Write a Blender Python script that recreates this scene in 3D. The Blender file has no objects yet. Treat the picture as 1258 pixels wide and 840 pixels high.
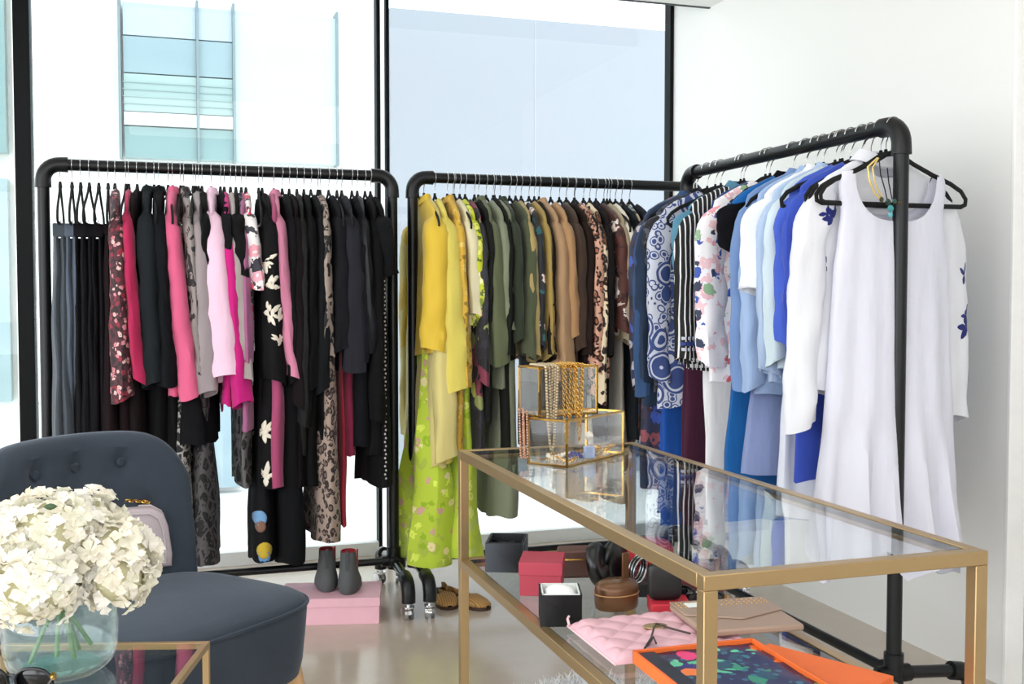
import bpy, bmesh, math, random
from mathutils import Vector, Matrix, noise
PI = math.pi
C = bpy.context.scene.collection
scene = bpy.context.scene
# ------------------------------------------------------------------ camera
FPX, CAM_H = 1320.0, 1.1
YAW, PITCH = math.radians(18.08), math.atan(55 / 1320.0)
cam_d = bpy.data.cameras.new('camera')
cam_d.sensor_width = 36
cam_d.lens = 36 * FPX / 1258
cam_d.clip_start = 0.02
cam = bpy.data.objects.new('camera', cam_d)
cam.location = (0, 0, CAM_H)
cam.rotation_euler = (PI / 2 - PITCH, 0, -YAW)
C.objects.link(cam)
scene.camera = cam
# ------------------------------------------------------------------ world, sky, lights, exposure
world = bpy.data.worlds.new('overcast_sky')
scene.world = world
world.use_nodes = True
bg = world.node_tree.nodes['Background']
bg.inputs[0].default_value = (0.94, 0.97, 1.0, 1)
bg.inputs[1].default_value = 3.4


def area(name, loc, target, sx, sy, power, col=(1, 1, 1)):
    d = bpy.data.lights.new(name, 'AREA')
    d.shape = 'RECTANGLE'
    d.size, d.size_y, d.energy, d.color = sx, sy, power, col
    o = bpy.data.objects.new(name, d)
    o.location = loc
    o.rotation_euler = (Vector(target) - Vector(loc)).to_track_quat('-Z', 'Y').to_euler()
    C.objects.link(o)
    return o


area('daylight_left_window', (-2.9, 0.6, 1.35), (1.0, 2.4, 1.0), 3.2, 2.0, 92, (0.95, 0.98, 1.0))
area('back_fill', (-0.2, -2.6, 1.6), (0.8, 2.6, 0.9), 3.6, 1.5, 36, (1.0, 0.985, 0.96))  # added fill light from behind the camera, not a known window
area('ceiling_fill', (0.6, 1.4, 2.30), (0.6, 1.41, 0), 1.6, 1.6, 14, (1.0, 0.97, 0.93))  # added overhead fill, stands for no actual ceiling fixture
scene.view_settings.view_transform = 'Standard'
scene.view_settings.look = 'None'
scene.view_settings.exposure = -0.44
scene.view_settings.gamma = 1
scene.view_settings.use_curve_mapping = False

# ------------------------------------------------------------------ helpers


def _ray(px, py):
    sy_, cy_, sp, cp = math.sin(YAW), math.cos(YAW), math.sin(PITCH), math.cos(PITCH)
    a, b = (px - 629) / FPX, (420 - py) / FPX
    return Vector((sy_ * cp + a * cy_ + b * sy_ * sp, cy_ * cp - a * sy_ + b * cy_ * sp, -sp + b * cp))


def onz(px, py, z):
    d = _ray(px, py)
    return d * ((z - CAM_H) / d.z) + Vector((0, 0, CAM_H))


def ony(px, py, y):
    d = _ray(px, py)
    return d * (y / d.y) + Vector((0, 0, CAM_H))


def onx(px, py, x):
    d = _ray(px, py)
    return d * (x / d.x) + Vector((0, 0, CAM_H))


def srgb(c):
    if isinstance(c, str):
        c = c.lstrip('#')
        c = [int(c[i:i + 2], 16) / 255 for i in (0, 2, 4)]
    return tuple((v / 12.92 if v <= 0.04045 else ((v + 0.055) / 1.055) ** 2.4) for v in c) + (1,)


MATS = {}


class NT:
    def __init__(s, name):
        s.m = bpy.data.materials.new(name)
        s.m.use_nodes = True
        s.t = s.m.node_tree
        s.t.nodes.clear()
        s.out = s.n('ShaderNodeOutputMaterial')

    def n(s, typ, **kw):
        nd = s.t.nodes.new(typ)
        for k, v in kw.items():
            setattr(nd, k, v)
        return nd

    def l(s, a, b):
        s.t.links.new(a, b)

    def math(s, op, a, b=None):
        nd = s.n('ShaderNodeMath', operation=op)
        for i, v in enumerate((a, b)):
            if v is None:
                continue
            if isinstance(v, (int, float)):
                nd.inputs[i].default_value = v
            else:
                s.l(v, nd.inputs[i])
        return nd.outputs[0]

    def mix(s, fac, a, b):
        nd = s.n('ShaderNodeMix', data_type='RGBA')
        for i, v in ((0, fac), (6, a), (7, b)):
            if isinstance(v, (int, float)):
                nd.inputs[i].default_value = v
            elif isinstance(v, tuple):
                nd.inputs[i].default_value = v
            else:
                s.l(v, nd.inputs[i])
        return nd.outputs[2]

    def coord(s, scale=(1, 1, 1), rnd=True, kind='Object'):
        tc = s.n('ShaderNodeTexCoord')
        mp = s.n('ShaderNodeMapping')
        mp.inputs['Scale'].default_value = scale
        s.l(tc.outputs[kind], mp.inputs[0])
        if rnd:
            oi = s.n('ShaderNodeObjectInfo')
            s.l(s.math('MULTIPLY', oi.outputs['Random'], 9.0), mp.inputs['Location'])
        return mp.outputs[0]

    def noise(s, vec, scale, detail=2, rough=0.5):
        nd = s.n('ShaderNodeTexNoise')
        nd.inputs['Scale'].default_value = scale
        nd.inputs['Detail'].default_value = detail
        nd.inputs['Roughness'].default_value = rough
        s.l(vec, nd.inputs['Vector'])
        return nd

    def voro(s, vec, scale, feature='F1', rnd=1.0):
        nd = s.n('ShaderNodeTexVoronoi', feature=feature)
        nd.inputs['Scale'].default_value = scale
        nd.inputs['Randomness'].default_value = rnd
        s.l(vec, nd.inputs['Vector'])
        return nd

    def ramp(s, fac, stops, interp='CONSTANT'):
        nd = s.n('ShaderNodeValToRGB')
        cr = nd.color_ramp
        cr.interpolation = interp
        while len(cr.elements) < len(stops):
            cr.elements.new(0.5)
        for e, (p, c) in zip(cr.elements, stops):
            e.position = p
            e.color = c
        s.l(fac, nd.inputs[0])
        return nd.outputs[0]

    def warp(s, vec, scale, amt):
        nz = s.noise(vec, scale, 2)
        v = s.n('ShaderNodeVectorMath', operation='MULTIPLY_ADD')
        s.l(nz.outputs['Color'], v.inputs[0])
        v.inputs[1].default_value = (amt, amt, amt)
        s.l(vec, v.inputs[2])
        return v.outputs[0]

    def fin(s, col, rough=0.5, metal=0.0, bump=None, bstr=0.2, bdist=0.01, spec=0.5, sheen=0.0, coat=0.0, trans=0.0):
        p = s.n('ShaderNodeBsdfPrincipled')
        if isinstance(col, tuple):
            p.inputs['Base Color'].default_value = col
        else:
            s.l(col, p.inputs['Base Color'])
        if isinstance(rough, (int, float)):
            p.inputs['Roughness'].default_value = rough
        else:
            s.l(rough, p.inputs['Roughness'])
        p.inputs['Metallic'].default_value = metal
        p.inputs['Specular IOR Level'].default_value = spec
        p.inputs['Sheen Weight'].default_value = sheen
        p.inputs['Coat Weight'].default_value = coat
        if bump is not None:
            b = s.n('ShaderNodeBump')
            b.inputs['Strength'].default_value = bstr
            b.inputs['Distance'].default_value = bdist
            s.l(bump, b.inputs['Height'])
            s.l(b.outputs[0], p.inputs['Normal'])
        sh = p.outputs[0]
        if trans > 0:
            tr = s.n('ShaderNodeBsdfTranslucent')
            if isinstance(col, tuple):
                tr.inputs[0].default_value = col
            else:
                s.l(col, tr.inputs[0])
            mx = s.n('ShaderNodeMixShader')
            mx.inputs[0].default_value = trans
            s.l(sh, mx.inputs[1])
            s.l(tr.outputs[0], mx.inputs[2])
            sh = mx.outputs[0]
        s.l(sh, s.out.inputs[0])
        return s.m


def plain(name, col, rough=0.5, metal=0.0, var=0.06, scale=18, bstr=0.0, **kw):
    """solid colour with a little procedural unevenness"""
    if name in MATS:
        return MATS[name]
    t = NT(name)
    c = srgb(col)
    v = t.coord()
    nz = t.noise(v, scale, 3)
    dk = tuple(x * (1 - var) for x in c[:3]) + (1,)
    lt = tuple(min(1, x * (1 + var)) for x in c[:3]) + (1,)
    cc = t.mix(nz.outputs[0], dk, lt)
    MATS[name] = t.fin(cc, rough, metal, nz.outputs[0] if bstr else None, bstr, **kw)
    return MATS[name]


def cloth(col, rough=0.85, sheen=0.15, trans=0.0, weave=420, spec=0.25):
    key = 'cloth_%s_%s' % (col, rough)
    if key in MATS:
        return MATS[key]
    t = NT('cloth')
    c = srgb(col)
    if 0.03 < max(c[:3]) and min(c[:3]) < 0.55:
        c = tuple(x * 0.84 for x in c[:3]) + (1,)
    v = t.coord((1, 1, 0.25))
    nz = t.noise(v, 9, 3)
    vf = t.coord()
    fine = t.noise(vf, weave, 1)
    crease = t.noise(t.warp(t.coord((1.6, 1.6, 0.5)), 5, 0.08), 11, 2, 0.5)
    dk = tuple(x * 0.84 for x in c[:3]) + (1,)
    lt = tuple(min(1, x * 1.08) for x in c[:3]) + (1,)
    cc = t.mix(nz.outputs[0], dk, lt)
    if max(c[:3]) < 0.03:
        sheen, spec = 0.0, min(spec, 0.15)
    h = t.math('ADD', t.math('MULTIPLY', crease.outputs[0], 1.7), t.math('MULTIPLY', fine.outputs[0], 0.12))
    MATS[key] = t.fin(cc, rough, 0, h, 0.55, 0.008, spec=spec, sheen=sheen, trans=trans)
    return MATS[key]


def leopard(base, mid, dark, scale=34):
    t = NT('leopard_print')
    v = t.warp(t.coord((1, 1, 0.8)), 26, 0.022)
    vo = t.voro(v, scale)
    d = vo.outputs['Distance']
    ring = t.ramp(d, [(0, srgb(mid)), (0.30, srgb(dark)), (0.54, srgb(base))])
    gap = t.noise(v, scale * 1.3, 1)
    gm = t.math('GREATER_THAN', gap.outputs[0], 0.60)
    return t.fin(t.mix(gm, ring, srgb(base)), 0.75, sheen=0.1)


def floral(base, pal, scale=16, r=0.45, leaf=None, lscale=40, lr=0.55, warp=0.03):
    """scattered blossoms: noise-warped cells, each cell one colour of the palette"""
    t = NT('floral_print')
    v = t.warp(t.coord(), 22, warp)
    col = srgb(base)
    if leaf:
        nz = t.noise(v, lscale, 2)
        g = t.math('GREATER_THAN', nz.outputs[0], lr)
        col = t.mix(g, col, srgb(leaf))
    vo = t.voro(v, scale)
    sep = t.n('ShaderNodeSeparateColor')
    t.l(vo.outputs['Color'], sep.inputs[0])
    n = len(pal)
    pc = t.ramp(sep.outputs[0], [(i / n, srgb(c)) for i, c in enumerate(pal)]) if n > 1 else srgb(pal[0])
    wob = t.noise(v, scale * 4, 1)
    dd = t.math('ADD', vo.outputs['Distance'], t.math('MULTIPLY', t.math('SUBTRACT', wob.outputs[0], 0.5), 0.5))
    m = t.math('LESS_THAN', dd, r)
    core = t.math('LESS_THAN', dd, r * 0.25)
    keep = t.math('GREATER_THAN', sep.outputs[1], 0.18)
    m = t.math('MULTIPLY', m, keep)
    col = t.mix(m, col, pc)
    col = t.mix(t.math('MULTIPLY', core, keep), col, srgb(base))
    return t.fin(col, 0.7, sheen=0.1)


def paisley(base, ink, scale=13):
    t = NT('paisley_print')
    v = t.warp(t.coord(), 9, 0.03)
    vo = t.voro(v, scale)
    d = vo.outputs['Distance']
    rings = t.ramp(d, [(0, srgb(base)), (0.12, srgb(ink)), (0.40, srgb(base)), (0.46, srgb(ink)), (0.54, srgb(base))])
    vo2 = t.voro(v, scale * 3.0)
    fill = t.ramp(vo2.outputs['Distance'], [(0, srgb(ink)), (0.26, srgb(base)), (0.40, srgb(ink)), (0.52, srgb(base))])
    far = t.math('GREATER_THAN', d, 0.56)
    return t.fin(t.mix(far, rings, fill), 0.75)


def stripes(a, b, scale=60, duty=0.3, axis=0, warp=0.004):
    t = NT('striped_print')
    v = t.warp(t.coord(rnd=False), 8, warp)
    sp = t.n('ShaderNodeSeparateXYZ')
    t.l(v, sp.inputs[0])
    f = t.math('FRACT', t.math('MULTIPLY', sp.outputs[axis], scale))
    m = t.math('LESS_THAN', f, duty)
    return t.fin(t.mix(m, srgb(a), srgb(b)), 0.8)


def lace(base, thread, scale=55, lo=0.42, hi=0.55):
    t = NT('lace_print')
    v = t.warp(t.coord((1, 1, 0.7)), 18, 0.03)
    nz = t.noise(v, scale, 3, 0.6)
    vo = t.voro(v, scale * 0.4, 'DISTANCE_TO_EDGE')
    m = t.math('MAXIMUM', t.math('GREATER_THAN', nz.outputs[0], hi), t.math('LESS_THAN', vo.outputs['Distance'], 0.07))
    return t.fin(t.mix(m, srgb(base), srgb(thread)), 0.8)


def glass_mat(name, tint=(0.97, 0.985, 0.98), ior=1.5, rough=0.0, gl=(1, 1, 1, 1), milk=None):
    if name in MATS:
        return MATS[name]
    t = NT(name)
    tr = t.n('ShaderNodeBsdfTransparent')
    tr.inputs[0].default_value = tint + (1,)
    g = t.n('ShaderNodeBsdfGlossy')
    g.inputs['Roughness'].default_value = rough
    g.inputs[0].default_value = gl
    fr = t.n('ShaderNodeFresnel')
    fr.inputs[0].default_value = ior
    # same Fresnel value on both faces of the pane
    geo = t.n('ShaderNodeNewGeometry')
    iorn = t.n('ShaderNodeMix', data_type='FLOAT')
    t.l(geo.outputs['Backfacing'], iorn.inputs[0])
    iorn.inputs[2].default_value = ior
    iorn.inputs[3].default_value = ior
    fr2 = t.n('ShaderNodeLayerWeight')
    fr2.inputs[0].default_value = 0.5
    # Schlick from facing term
    fac = t.math('POWER', fr2.outputs['Facing'], 5.0)
    f0 = ((ior - 1) / (ior + 1)) ** 2
    fac = t.math('ADD', t.math('MULTIPLY', fac, 1 - f0), f0)
    mx = t.n('ShaderNodeMixShader')
    t.l(fac, mx.inputs[0])
    t.l(tr.outputs[0], mx.inputs[1])
    t.l(g.outputs[0], mx.inputs[2])
    sh = mx.outputs[0]
    if milk:
        df = t.n('ShaderNodeBsdfDiffuse')
        df.inputs[0].default_value = srgb(milk[0])
        m2 = t.n('ShaderNodeMixShader')
        m2.inputs[0].default_value = milk[1]
        t.l(sh, m2.inputs[1])
        t.l(df.outputs[0], m2.inputs[2])
        sh = m2.outputs[0]
    t.l(sh, t.out.inputs[0])
    for nd in (fr, iorn, geo):
        t.t.nodes.remove(nd)
    MATS[name] = t.m
    return t.m


class MB:
    """collects shapes, becomes one mesh object"""

    def __init__(s):
        s.v, s.f = [], []

    def add(s, vs, fs):
        o = len(s.v)
        s.v += [tuple(p) for p in vs]
        s.f += [tuple(i + o for i in f) for f in fs]

    def box(s, x0, y0, z0, x1, y1, z1, M=None):
        vs = [(x, y, z) for x in (x0, x1) for y in (y0, y1) for z in (z0, z1)]
        if M:
            vs = [M @ Vector(p) for p in vs]
        s.add(vs, [(0, 1, 3, 2), (4, 6, 7, 5), (0, 4, 5, 1), (2, 3, 7, 6), (0, 2, 6, 4), (1, 5, 7, 3)])
        return s

    def grid(s, rows, close_u=False, close_v=False):
        """rows of points; close_u wraps each row"""
        n = len(rows[0])
        o = len(s.v)
        for r in rows:
            s.v += [tuple(p) for p in r]
        m = len(rows)
        for i in range(m if close_v else m - 1):
            a, b = o + i * n, o + ((i + 1) % m) * n
            for j in range(n if close_u else n - 1):
                k = (j + 1) % n
                s.f.append((a + j, a + k, b + k, b + j))
        return s

    def cap(s, ring_start, n, flip=False):
        f = list(range(ring_start, ring_start + n))
        s.f.append(tuple(f[::-1] if flip else f))

    def tube(s, pts, r, n=8, closed=False, caps=True, flat=None):
        """round tube along pts; r number or list; flat=(ru, rv) scale of section"""
        pts = [Vector(p) for p in pts]
        m = len(pts)
        rr = r if isinstance(r, (list, tuple)) else [r] * m
        ts = []
        for i in range(m):
            a = pts[(i - 1) % m] if (closed or i > 0) else pts[i]
            b = pts[(i + 1) % m] if (closed or i < m - 1) else pts[i]
            t = (b - a)
            ts.append(t.normalized() if t.length > 1e-9 else Vector((0, 0, 1)))
        ref = Vector((0, 1, 0)) if abs(ts[0].y) < 0.9 else Vector((1, 0, 0))
        u = (ref - ts[0] * ref.dot(ts[0])).normalized()
        rows = []
        for i in range(m):
            u = (u - ts[i] * u.dot(ts[i]))
            u = u.normalized() if u.length > 1e-9 else ts[i].orthogonal().normalized()
            w = ts[i].cross(u)
            fu, fv = flat if flat else (1, 1)
            rows.append([pts[i] + u * (math.cos(2 * PI * k / n) * rr[i] * fu) + w * (math.sin(2 * PI * k / n) * rr[i] * fv) for k in range(n)])
        o = len(s.v)
        s.grid(rows, True, closed)
        if caps and not closed:
            s.cap(o, n, True)
            s.cap(o + (m - 1) * n, n)
        return s

    def lathe(s, prof, n=24, c=(0, 0, 0), sx=1, sy=1, caps=True):
        o = len(s.v)
        rows = [[(c[0] + r * sx * math.cos(2 * PI * k / n), c[1] + r * sy * math.sin(2 * PI * k / n), c[2] + z) for k in range(n)] for r, z in prof]
        s.grid(rows, True)
        if caps:
            s.cap(o, n, True)
            s.cap(o + (len(prof) - 1) * n, n)
        return s

    def prism(s, outline, h, M=None):
        """outline in XY extruded up by h"""
        n = len(outline)
        vs = [(x, y, 0) for x, y in outline] + [(x, y, h) for x, y in outline]
        if M:
            vs = [M @ Vector(p) for p in vs]
        fs = [tuple(range(n))[::-1], tuple(range(n, 2 * n))] + [(i, (i + 1) % n, n + (i + 1) % n, n + i) for i in range(n)]
        s.add(vs, fs)
        return s

    def mesh(s, name, smooth=True):
        me = bpy.data.meshes.new(name)
        me.from_pydata(s.v, [], s.f)
        me.validate()
        bm = bmesh.new()
        bm.from_mesh(me)
        bmesh.ops.remove_doubles(bm, verts=bm.verts, dist=1e-6)
        bmesh.ops.recalc_face_normals(bm, faces=bm.faces)
        if smooth:
            for f in bm.faces:
                f.smooth = True
            for e in bm.edges:
                if len(e.link_faces) == 2 and e.calc_face_angle(0) > math.radians(45):
                    e.smooth = False
        bm.to_mesh(me)
        bm.free()
        return me

    def build(s, name, mat, parent=None, smooth=True, bevel=0, loc=None, rot=None):
        me = s.mesh(name, smooth)
        me.materials.append(mat)
        return link(name, me, parent, bevel, loc, rot)


def link(name, me, parent=None, bevel=0, loc=None, rot=None):
    o = bpy.data.objects.new(name, me)
    C.objects.link(o)
    if parent:
        o.parent = parent
    if loc is not None:
        o.location = loc
    if rot is not None:
        o.rotation_euler = rot
    if bevel:
        b = o.modifiers.new('bevel', 'BEVEL')
        b.width = bevel
        b.segments = 2
        b.limit_method = 'ANGLE'
    return o


def thing(name, label, cat, loc=(0, 0, 0), rz=0, group=None):
    o = bpy.data.objects.new(name, None)
    o.empty_display_size = 0.05
    C.objects.link(o)
    o.location = loc
    o.rotation_euler = (0, 0, rz)
    return tag(o, label, cat, group)


def tag(o, label, cat, group=None):
    o['label'] = label
    o['category'] = cat
    if group:
        o['group'] = group
    return o


def struct(name, mb, mat, parent=None, **kw):
    o = mb.build(name, mat, parent, **kw)
    if not parent:
        o['kind'] = 'structure'
    return o


def copy_tree(o, parent=None):
    c = o.copy()
    C.objects.link(c)
    c.parent = parent
    for ch in list(o.children):
        copy_tree(ch, c)
    return c


def B(x0, y0, z0, x1, y1, z1):
    return MB().box(x0, y0, z0, x1, y1, z1)


black_metal = plain('black_pipe_paint', '#0d0f11', 0.36, 0.0, 0.15, 60, 0.03, spec=0.35)
chrome = plain('chrome', '#d8dadc', 0.12, 1.0, 0.02)
gold = plain('brushed_gold', '#ad936a', 0.34, 0.75, 0.05, 30, 0.02)
gold_shiny = plain('polished_gold', '#d9ae5c', 0.2, 1.0, 0.05, 60)
velvet_black = plain('black_velvet_flock', '#0b0b0d', 0.9, 0, 0.2, 200)
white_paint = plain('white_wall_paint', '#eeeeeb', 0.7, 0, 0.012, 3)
glass = glass_mat('clear_glass', (0.93, 0.955, 0.945))
win_glass = glass_mat('window_glass', (0.97, 0.99, 0.985), 1.45)
thin_glass = glass_mat('thin_glass', (0.96, 0.965, 0.96), 1.5)

# ------------------------------------------------------------------ setting
WX, WY, CEIL = 2.25, 4.53, 2.338


def floor_mat():
    t = NT('polished_concrete')
    v = t.coord((1, 1, 1), False)
    n1 = t.noise(v, 1.6, 5, 0.6)
    n2 = t.noise(v, 14, 4, 0.65)
    c = t.mix(n1.outputs[0], srgb('#b5a797'), srgb('#d3c6b8'))
    c = t.mix(t.math('MULTIPLY', n2.outputs[0], 0.35), c, srgb('#ab9e91'))
    r = t.math('ADD', t.math('MULTIPLY', n2.outputs[0], 0.14), 0.10)
    return t.fin(c, r, 0, n2.outputs[0], 0.03, 0.002, spec=0.6)


struct('floor', B(-3.6, -3.2, -0.1, 2.6, 4.6, 0), floor_mat())
struct('ceiling', B(-3.6, -3.2, CEIL, 2.6, 4.156, CEIL + 0.12), white_paint)
struct('trim_1', B(-3.6, 4.156, CEIL - 0.004, WX - 0.001, 4.17, 2.9), plain('ceiling_edge_shadow', '#3a3d3e', 0.5))  # dark colour paints in the shadow along the ceiling's far edge
struct('ceiling_pocket', B(-3.6, 4.156, 2.9, 2.6, 4.7, 3.0), white_paint)
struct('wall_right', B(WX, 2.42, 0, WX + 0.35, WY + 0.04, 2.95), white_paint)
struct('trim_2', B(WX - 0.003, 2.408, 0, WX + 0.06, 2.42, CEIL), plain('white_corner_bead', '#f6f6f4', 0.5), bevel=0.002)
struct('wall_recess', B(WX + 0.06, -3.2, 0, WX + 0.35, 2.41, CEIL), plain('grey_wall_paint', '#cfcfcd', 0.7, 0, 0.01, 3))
bw = MB()
bw.box(-3.6, -3.3, 0, 2.6, -3.2, 0.5)
bw.box(-3.6, -3.3, 2.2, 2.6, -3.2, 2.45)
struct('wall_back', bw, white_paint)
struct('wall_left', MB().box(-3.7, -3.3, 0, -3.6, 4.7, 0.25).box(-3.7, -3.3, 2.25, -3.6, 4.7, 2.95), white_paint)

# window wall: black frames and panes
frame_black = plain('window_frame_black', '#070a0c', 0.5, spec=0.15)


def window(idx, x0, x1, bars):
    w = thing('window_%d' % idx, '', '')
    for k in ('label', 'category'):
        del w[k]
    w['kind'] = 'structure'
    B(x0, WY - 0.004, 0.06, x1, WY + 0.004, 2.9).build('pane', win_glass, w)
    for (a, b, y0, y1) in bars:
        B(a, y0, 0, b, y1, 2.9).build('mullion', frame_black, w, bevel=0.002)
    B(x0, WY - 0.03, 0, x1, WY + 0.03, 0.055).build('bottom_rail', plain('white_sill', '#e8ecec', 0.5), w)
    return w


window(1, -3.6, -0.52, [(-2.2, -2.16, WY - 0.04, WY + 0.04)])
window(2, -0.46, 0.872, [(-0.52, -0.462, WY - 0.05, WY + 0.05)])
window(3, 0.925, 2.232, [(0.872, 0.888, WY - 0.03, WY + 0.03), (0.908, 0.922, WY - 0.05, WY - 0.01), (2.232, 2.25, WY - 0.03, WY + 0.03)])

# ------------------------------------------------------------------ building across
fac_y = 9.0
con = plain('white_facade_panel', '#f3f4f2', 0.8, 0, 0.02, 2)
build = thing('white_facade_building', 'white modern building across, with pale green glass, seen through the window', 'building', (1, fac_y, -0.5))


def bpart(name, x0, y0, z0, x1, y1, z1, m, par=None, **kw):
    o = B(x0, y0, z0, x1, y1, z1).build(name, m, par or build, **kw)
    o.location = (-1, -fac_y, 0.5) if (par is None or par is build) else (0, 0, 0)
    return o


bpart('wall', -4.2, fac_y + 0.14, -0.5, 1.85, fac_y + 0.6, 4.2, con)
bpart('pillar', -1.02, fac_y - 0.25, -0.5, -0.66, fac_y + 0.139, 4.2, plain('stone_pillar', '#f6f6f0', 0.8, 0, 0.02, 3))
for i, z in enumerate((0.3, 1.5, 2.85, 3.38)):
    bpart('stone_joint', -1.02, fac_y - 0.256, z, -0.66, fac_y - 0.249, z + 0.012, plain('joint_grey', '#c9cac4', 0.9))


def tinted(name, a, b, rough=0.25):
    if name in MATS:
        return MATS[name]
    t = NT(name)
    v = t.coord((0.6, 1, 2.2))
    nz = t.noise(v, 1.1, 3)
    MATS[name] = t.fin(t.mix(nz.outputs[0], srgb(a), srgb(b)), rough, spec=0.3)
    return MATS[name]


teal = tinted('teal_glass', '#74979a', '#94b4b6')
teal2 = tinted('teal_glass_dark', '#86a3ad', '#a2bcc4')
pale = tinted('pale_glass', '#b9cdd0', '#c9dadb')
aqua = tinted('aqua_spandrel', '#9ab8b8', '#adc6c6')
x0, xm, xm2, x1 = -0.265, 0.30, 0.58, 1.41
# upper window: bands of glass and spandrel in front of the wall
for (a, b, zz) in ((x0, xm, None), (xm, xm2, None)):
    bpart('window_pane', a + 0.01, fac_y, 3.15, b - 0.01, fac_y + 0.13, 3.4, plain('blue_band', '#b3c6d6', 0.4))
    bpart('window_pane', a + 0.01, fac_y, 2.86, b - 0.01, fac_y + 0.13, 3.14, teal2)
    bpart('spandrel', a + 0.01, fac_y, 2.56, b - 0.01, fac_y + 0.12, 2.85, aqua)
    bpart('slab_edge', a + 0.01, fac_y - 0.02, 2.45, b - 0.01, fac_y + 0.13, 2.55, plain('pale_slab', '#d4e0e3', 0.6))
    bpart('window_pane', a + 0.01, fac_y, 2.2, b - 0.01, fac_y + 0.13, 2.44, teal)
bpart('window_pane', xm2 + 0.01, fac_y, 2.2, x1, fac_y + 0.13, 3.4, pale)
for i in range(1, 5):
    bpart('louvre', x0, fac_y - 0.012, 2.56 + i * 0.055, xm2, fac_y - 0.002, 2.566 + i * 0.055, plain('louvre_line', '#93b0b2', 0.5))
for xx in (x0 - 0.02, xm, xm2, x1):
    bpart('mullion', xx - 0.008, fac_y - 0.03, 2.19, xx + 0.012, fac_y + 0.13, 3.45, plain('mullion_grey', '#7e939b', 0.5))
# lower storey
bpart('window_pane', 0.12, fac_y, 0.25, 0.62, fac_y + 0.13, 0.80, tinted('lower_green_glass', '#a5c0bb', '#b8cfca'))
bpart('window_pane', 0.12, fac_y, -0.45, 0.62, fac_y + 0.13, 0.24, tinted('lower_blue_glass', '#93adbb', '#b4c7d0'))
bpart('window_pane', -4.0, fac_y, 2.2, -1.1, fac_y + 0.13, 3.6, teal)
bpart('window_pane', -4.0, fac_y, 0.3, -1.1, fac_y + 0.13, 2.0, tinted('left_glass', '#7f9da6', '#b5ccd0'))
# concrete wing on the right with a sloping look in perspective
sl = thing('grey_concrete_wing', 'pale blue grey concrete wall of the neighbouring building, right window', 'building', (4, 8.5, -0.5))
t_ = NT('stained_concrete')
v_ = t_.coord((1, 1, 1), False)
a_ = t_.noise(v_, 1.1, 4)
b_ = t_.noise(v_, 3.2, 2)
cc_ = t_.mix(a_.outputs[0], srgb('#a6a6b0'), srgb('#9eaab3'))
cc_ = t_.mix(t_.math('MULTIPLY', t_.math('GREATER_THAN', b_.outputs[0], 0.68), 0.12), cc_, srgb('#8d93a0'))
wing_m = t_.fin(cc_, 0.85)
w_ = B(1.86, 9.0, -0.5, 6.5, 9.6, 3.53).build('wing_wall', wing_m, sl)
w_.location = (-4, -8.5, 0.5)
for xx in (3.15, 4.45):
    w_ = B(xx, 8.996, -0.5, xx + 0.008, 9.001, 3.53).build('panel_joint', plain('joint_pale', '#b7bcc6', 0.9), sl)
    w_.location = (-4, -8.5, 0.5)
struct('ground', B(-12, 4.75, -0.62, 12, 16, -0.5), plain('white_terrace', '#eceeee', 0.8))

# ------------------------------------------------------------------ pipe racks
RAIL_H, BOT_H, RLEN, PR = 1.53, 0.15, 1.145, 0.019


def elbow_pts(c, a, b, r, n=7):
    """quarter bend from direction a to direction b about corner c"""
    c, a, b = Vector(c), Vector(a), Vector(b)
    o = c - a * r + b * r
    return [o + a * (r * math.sin(t * PI / 2 / n)) - b * (r * math.cos(t * PI / 2 / n)) for t in range(n + 1)]


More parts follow.
